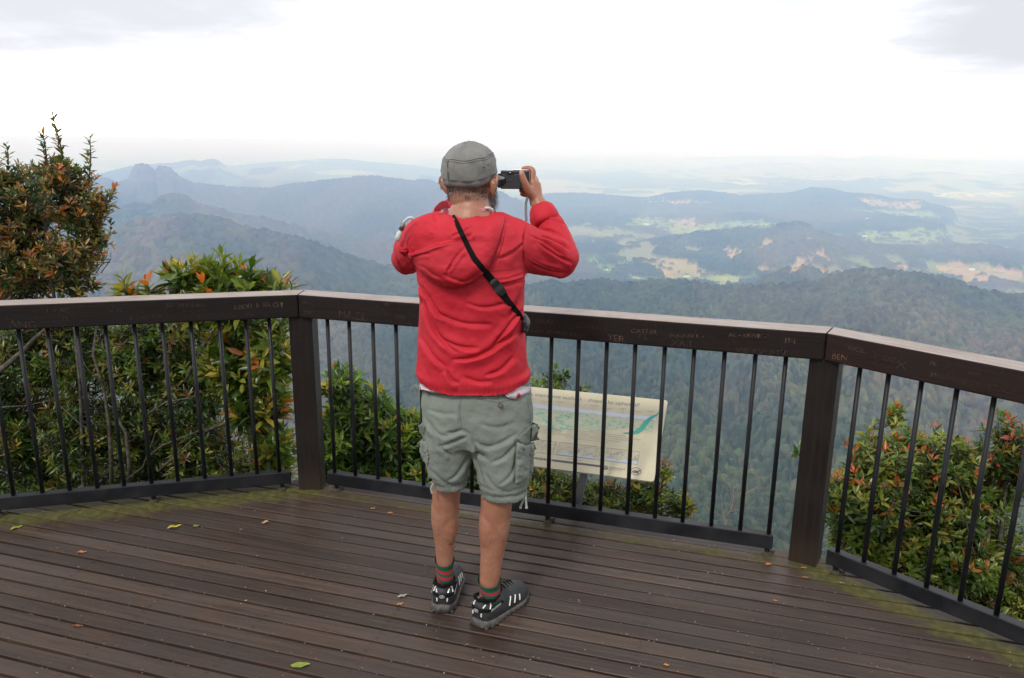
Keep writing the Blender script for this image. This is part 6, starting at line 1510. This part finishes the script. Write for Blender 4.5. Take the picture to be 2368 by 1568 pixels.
# crumbs of leaf and grit
rg = np.random.default_rng(77); V_ = []; F_ = []; cc = []
for k in range(620):
    if k < 380: x, y = rg.uniform(0, 2367), rg.uniform(1150, 1568)
    else: x, y = rg.uniform(0, 2367), rg.uniform(1200, 1568)
    c = G(x, y, 0); p2 = c[:2]
    if k >= 180:                                # much of it lies along the gaps
        nn_ = p2@BN; g = round((nn_-n0)/pitch)*pitch+n0+rg.choice([-1, 1])*rg.uniform(.005, .009); p2 = p2+BN*(g-nn_)
    if (p2-FR[0])@nrm(dA) > .1 or (p2-FR[1])@nrm(dB) > .1 or (p2-FR[2])@nrm(dC) > .1: continue
    s = rg.uniform(.0015, .0042)*(1.5 if rg.random() < .15 else 1); a = rg.uniform(0, PI); b = len(V_); e = np.array([math.cos(a), math.sin(a)])*s; f = np.array([-math.sin(a), math.cos(a)])*s*rg.uniform(.2, .6)
    for q in (-e, -f, e, f): V_.append((*(p2+q), .0028))
    V_.append((*p2, .0042)); F_ += [(b, b+1, b+4), (b+1, b+2, b+4), (b+2, b+3, b+4), (b+3, b, b+4)]
    col = [(.50, .20, .06), (.36, .20, .11), (.55, .52, .48), (.42, .32, .2)][rg.choice(4, p=[.4, .3, .12, .18])]; cc += [col]*5
tag(obj("leaf_litter", V_, F_, M_DRY, None, False, col=np.array(cc)), kind='stuff')
# stainless screw heads set in the boards
M_SCR = mat("screw_head", (.42, .40, .38), .45, .6); 
for x, y in ((1323, 1360), (1292, 1420), (1316, 1461), (1332, 1424), (1420, 1321), (1296, 1353)): pass

# ------------------------------------------------------------------ farmhouses and the far town
def seen(x, y):                                # where the photo's line of sight meets the land
    a, e = azel(x, y); r_ = np.geomspace(2600, 60000, 6000); h = land(np.full(r_.shape, a), r_); lz = CAM_H+e*r_
    i = np.where(h > lz)[0]; i = i[0] if len(i) else len(r_)-1
    return np.array([r_[i]*math.sin(a), r_[i]*math.cos(a), h[i]]), r_[i]
def gable(mb, mr, c, L, Wd, H_, ang, base=2.0):
    u = np.array([math.cos(ang), math.sin(ang), 0]); v = np.array([-math.sin(ang), math.cos(ang), 0]); mb.box(c+np.array([0, 0, (H_-base)/2]), u*L/2, v*Wd/2, (0, 0, (H_+base)/2))
    rv = []; 
    for s in (-1, 1):
        for w_, z in ((-1, H_+.15), (1, H_+.15), (0, H_+Wd*.28)): rv.append(c+u*s*(L/2+.5)+v*w_*(Wd/2+.5)+np.array([0, 0, z]))
    mr.add(rv, [(0, 2, 1), (3, 4, 5), (0, 3, 5, 2), (1, 2, 5, 4), (0, 1, 4, 3)])
M_WALL = mat("house_wall", (.70, .67, .62), .8); M_ROOF = mat("pale_roof", (.86, .86, .84), .5); M_ROOF2 = mat("brown_roof", (.40, .24, .18), .7)
for x, y, L, Wd, ang, label, rf in ((1539.5, 648, 30, 14, .1, "white farmhouse in the valley straight below the tan clearing", M_ROOF), (1587, 641, 34, 12, .3, "long pale farm shed at the right foot of the tan clearing", M_ROOF), (1402, 626, 18, 12, .6, "white house among trees right of the man's elbow", M_ROOF), (1412, 625, 14, 10, .2, "brown-roofed house next to the white one by the man's elbow", M_ROOF2), (1389, 505, 34, 18, .2, "lone pale house on the wooded rise above the man's raised sleeve", M_ROOF),
      (1494, 520, 44, 22, .2, "bright farm building on the pale pasture left of the long valley", M_ROOF), (1996, 548, 50, 20, .1, "white barn on the pasture right of the cleared hill", M_ROOF), (1950, 628, 26, 12, .4, "pale roof at the foot of the cleared hill's right flank", M_ROOF), (2246, 625, 34, 16, .2, "white farmhouse on the tan spur at the far right", M_ROOF), (2262, 655, 22, 12, .8, "small pale house beside the track at the far right", M_ROOF), (2009, 508, 60, 30, .1, "large white shed in the middle of the far valley", M_ROOF), (2158, 529, 50, 24, .3, "pale shed among trees far out on the right", M_ROOF)):
    c, r_ = seen(x, y); h = empty("farmhouse", tuple(c), label, "house", "farm buildings scattered over the valley"); mb, mr = MB(), MB(); gable(mb, mr, c, L, Wd, 5.0, ang, 4)
    mb.build("wall", M_WALL, h); mr.build("roof", rf, h)
rg = np.random.default_rng(21); mb = MB()
for (x0, x1, y0, y1, k) in ((1690, 2040, 408, 432, 150), (2140, 2340, 446, 456, 60), (1640, 1760, 420, 428, 30), (1300, 1500, 395, 402, 20), (240, 300, 372, 376, 14), (1480, 1560, 458, 470, 16)):
    for _ in range(k):
        c, r_ = seen(rg.uniform(x0, x1), rg.uniform(y0, y1)); s = rg.uniform(12, 34)*r_/16000; a = rg.uniform(0, 3)
        mb.box(c+[0, 0, 4], np.array([math.cos(a), math.sin(a), 0])*s*1.3, np.array([-math.sin(a), math.cos(a), 0])*s, (0, 0, 7))
tag(mb.build("distant_town", M_ROOF), kind='stuff')
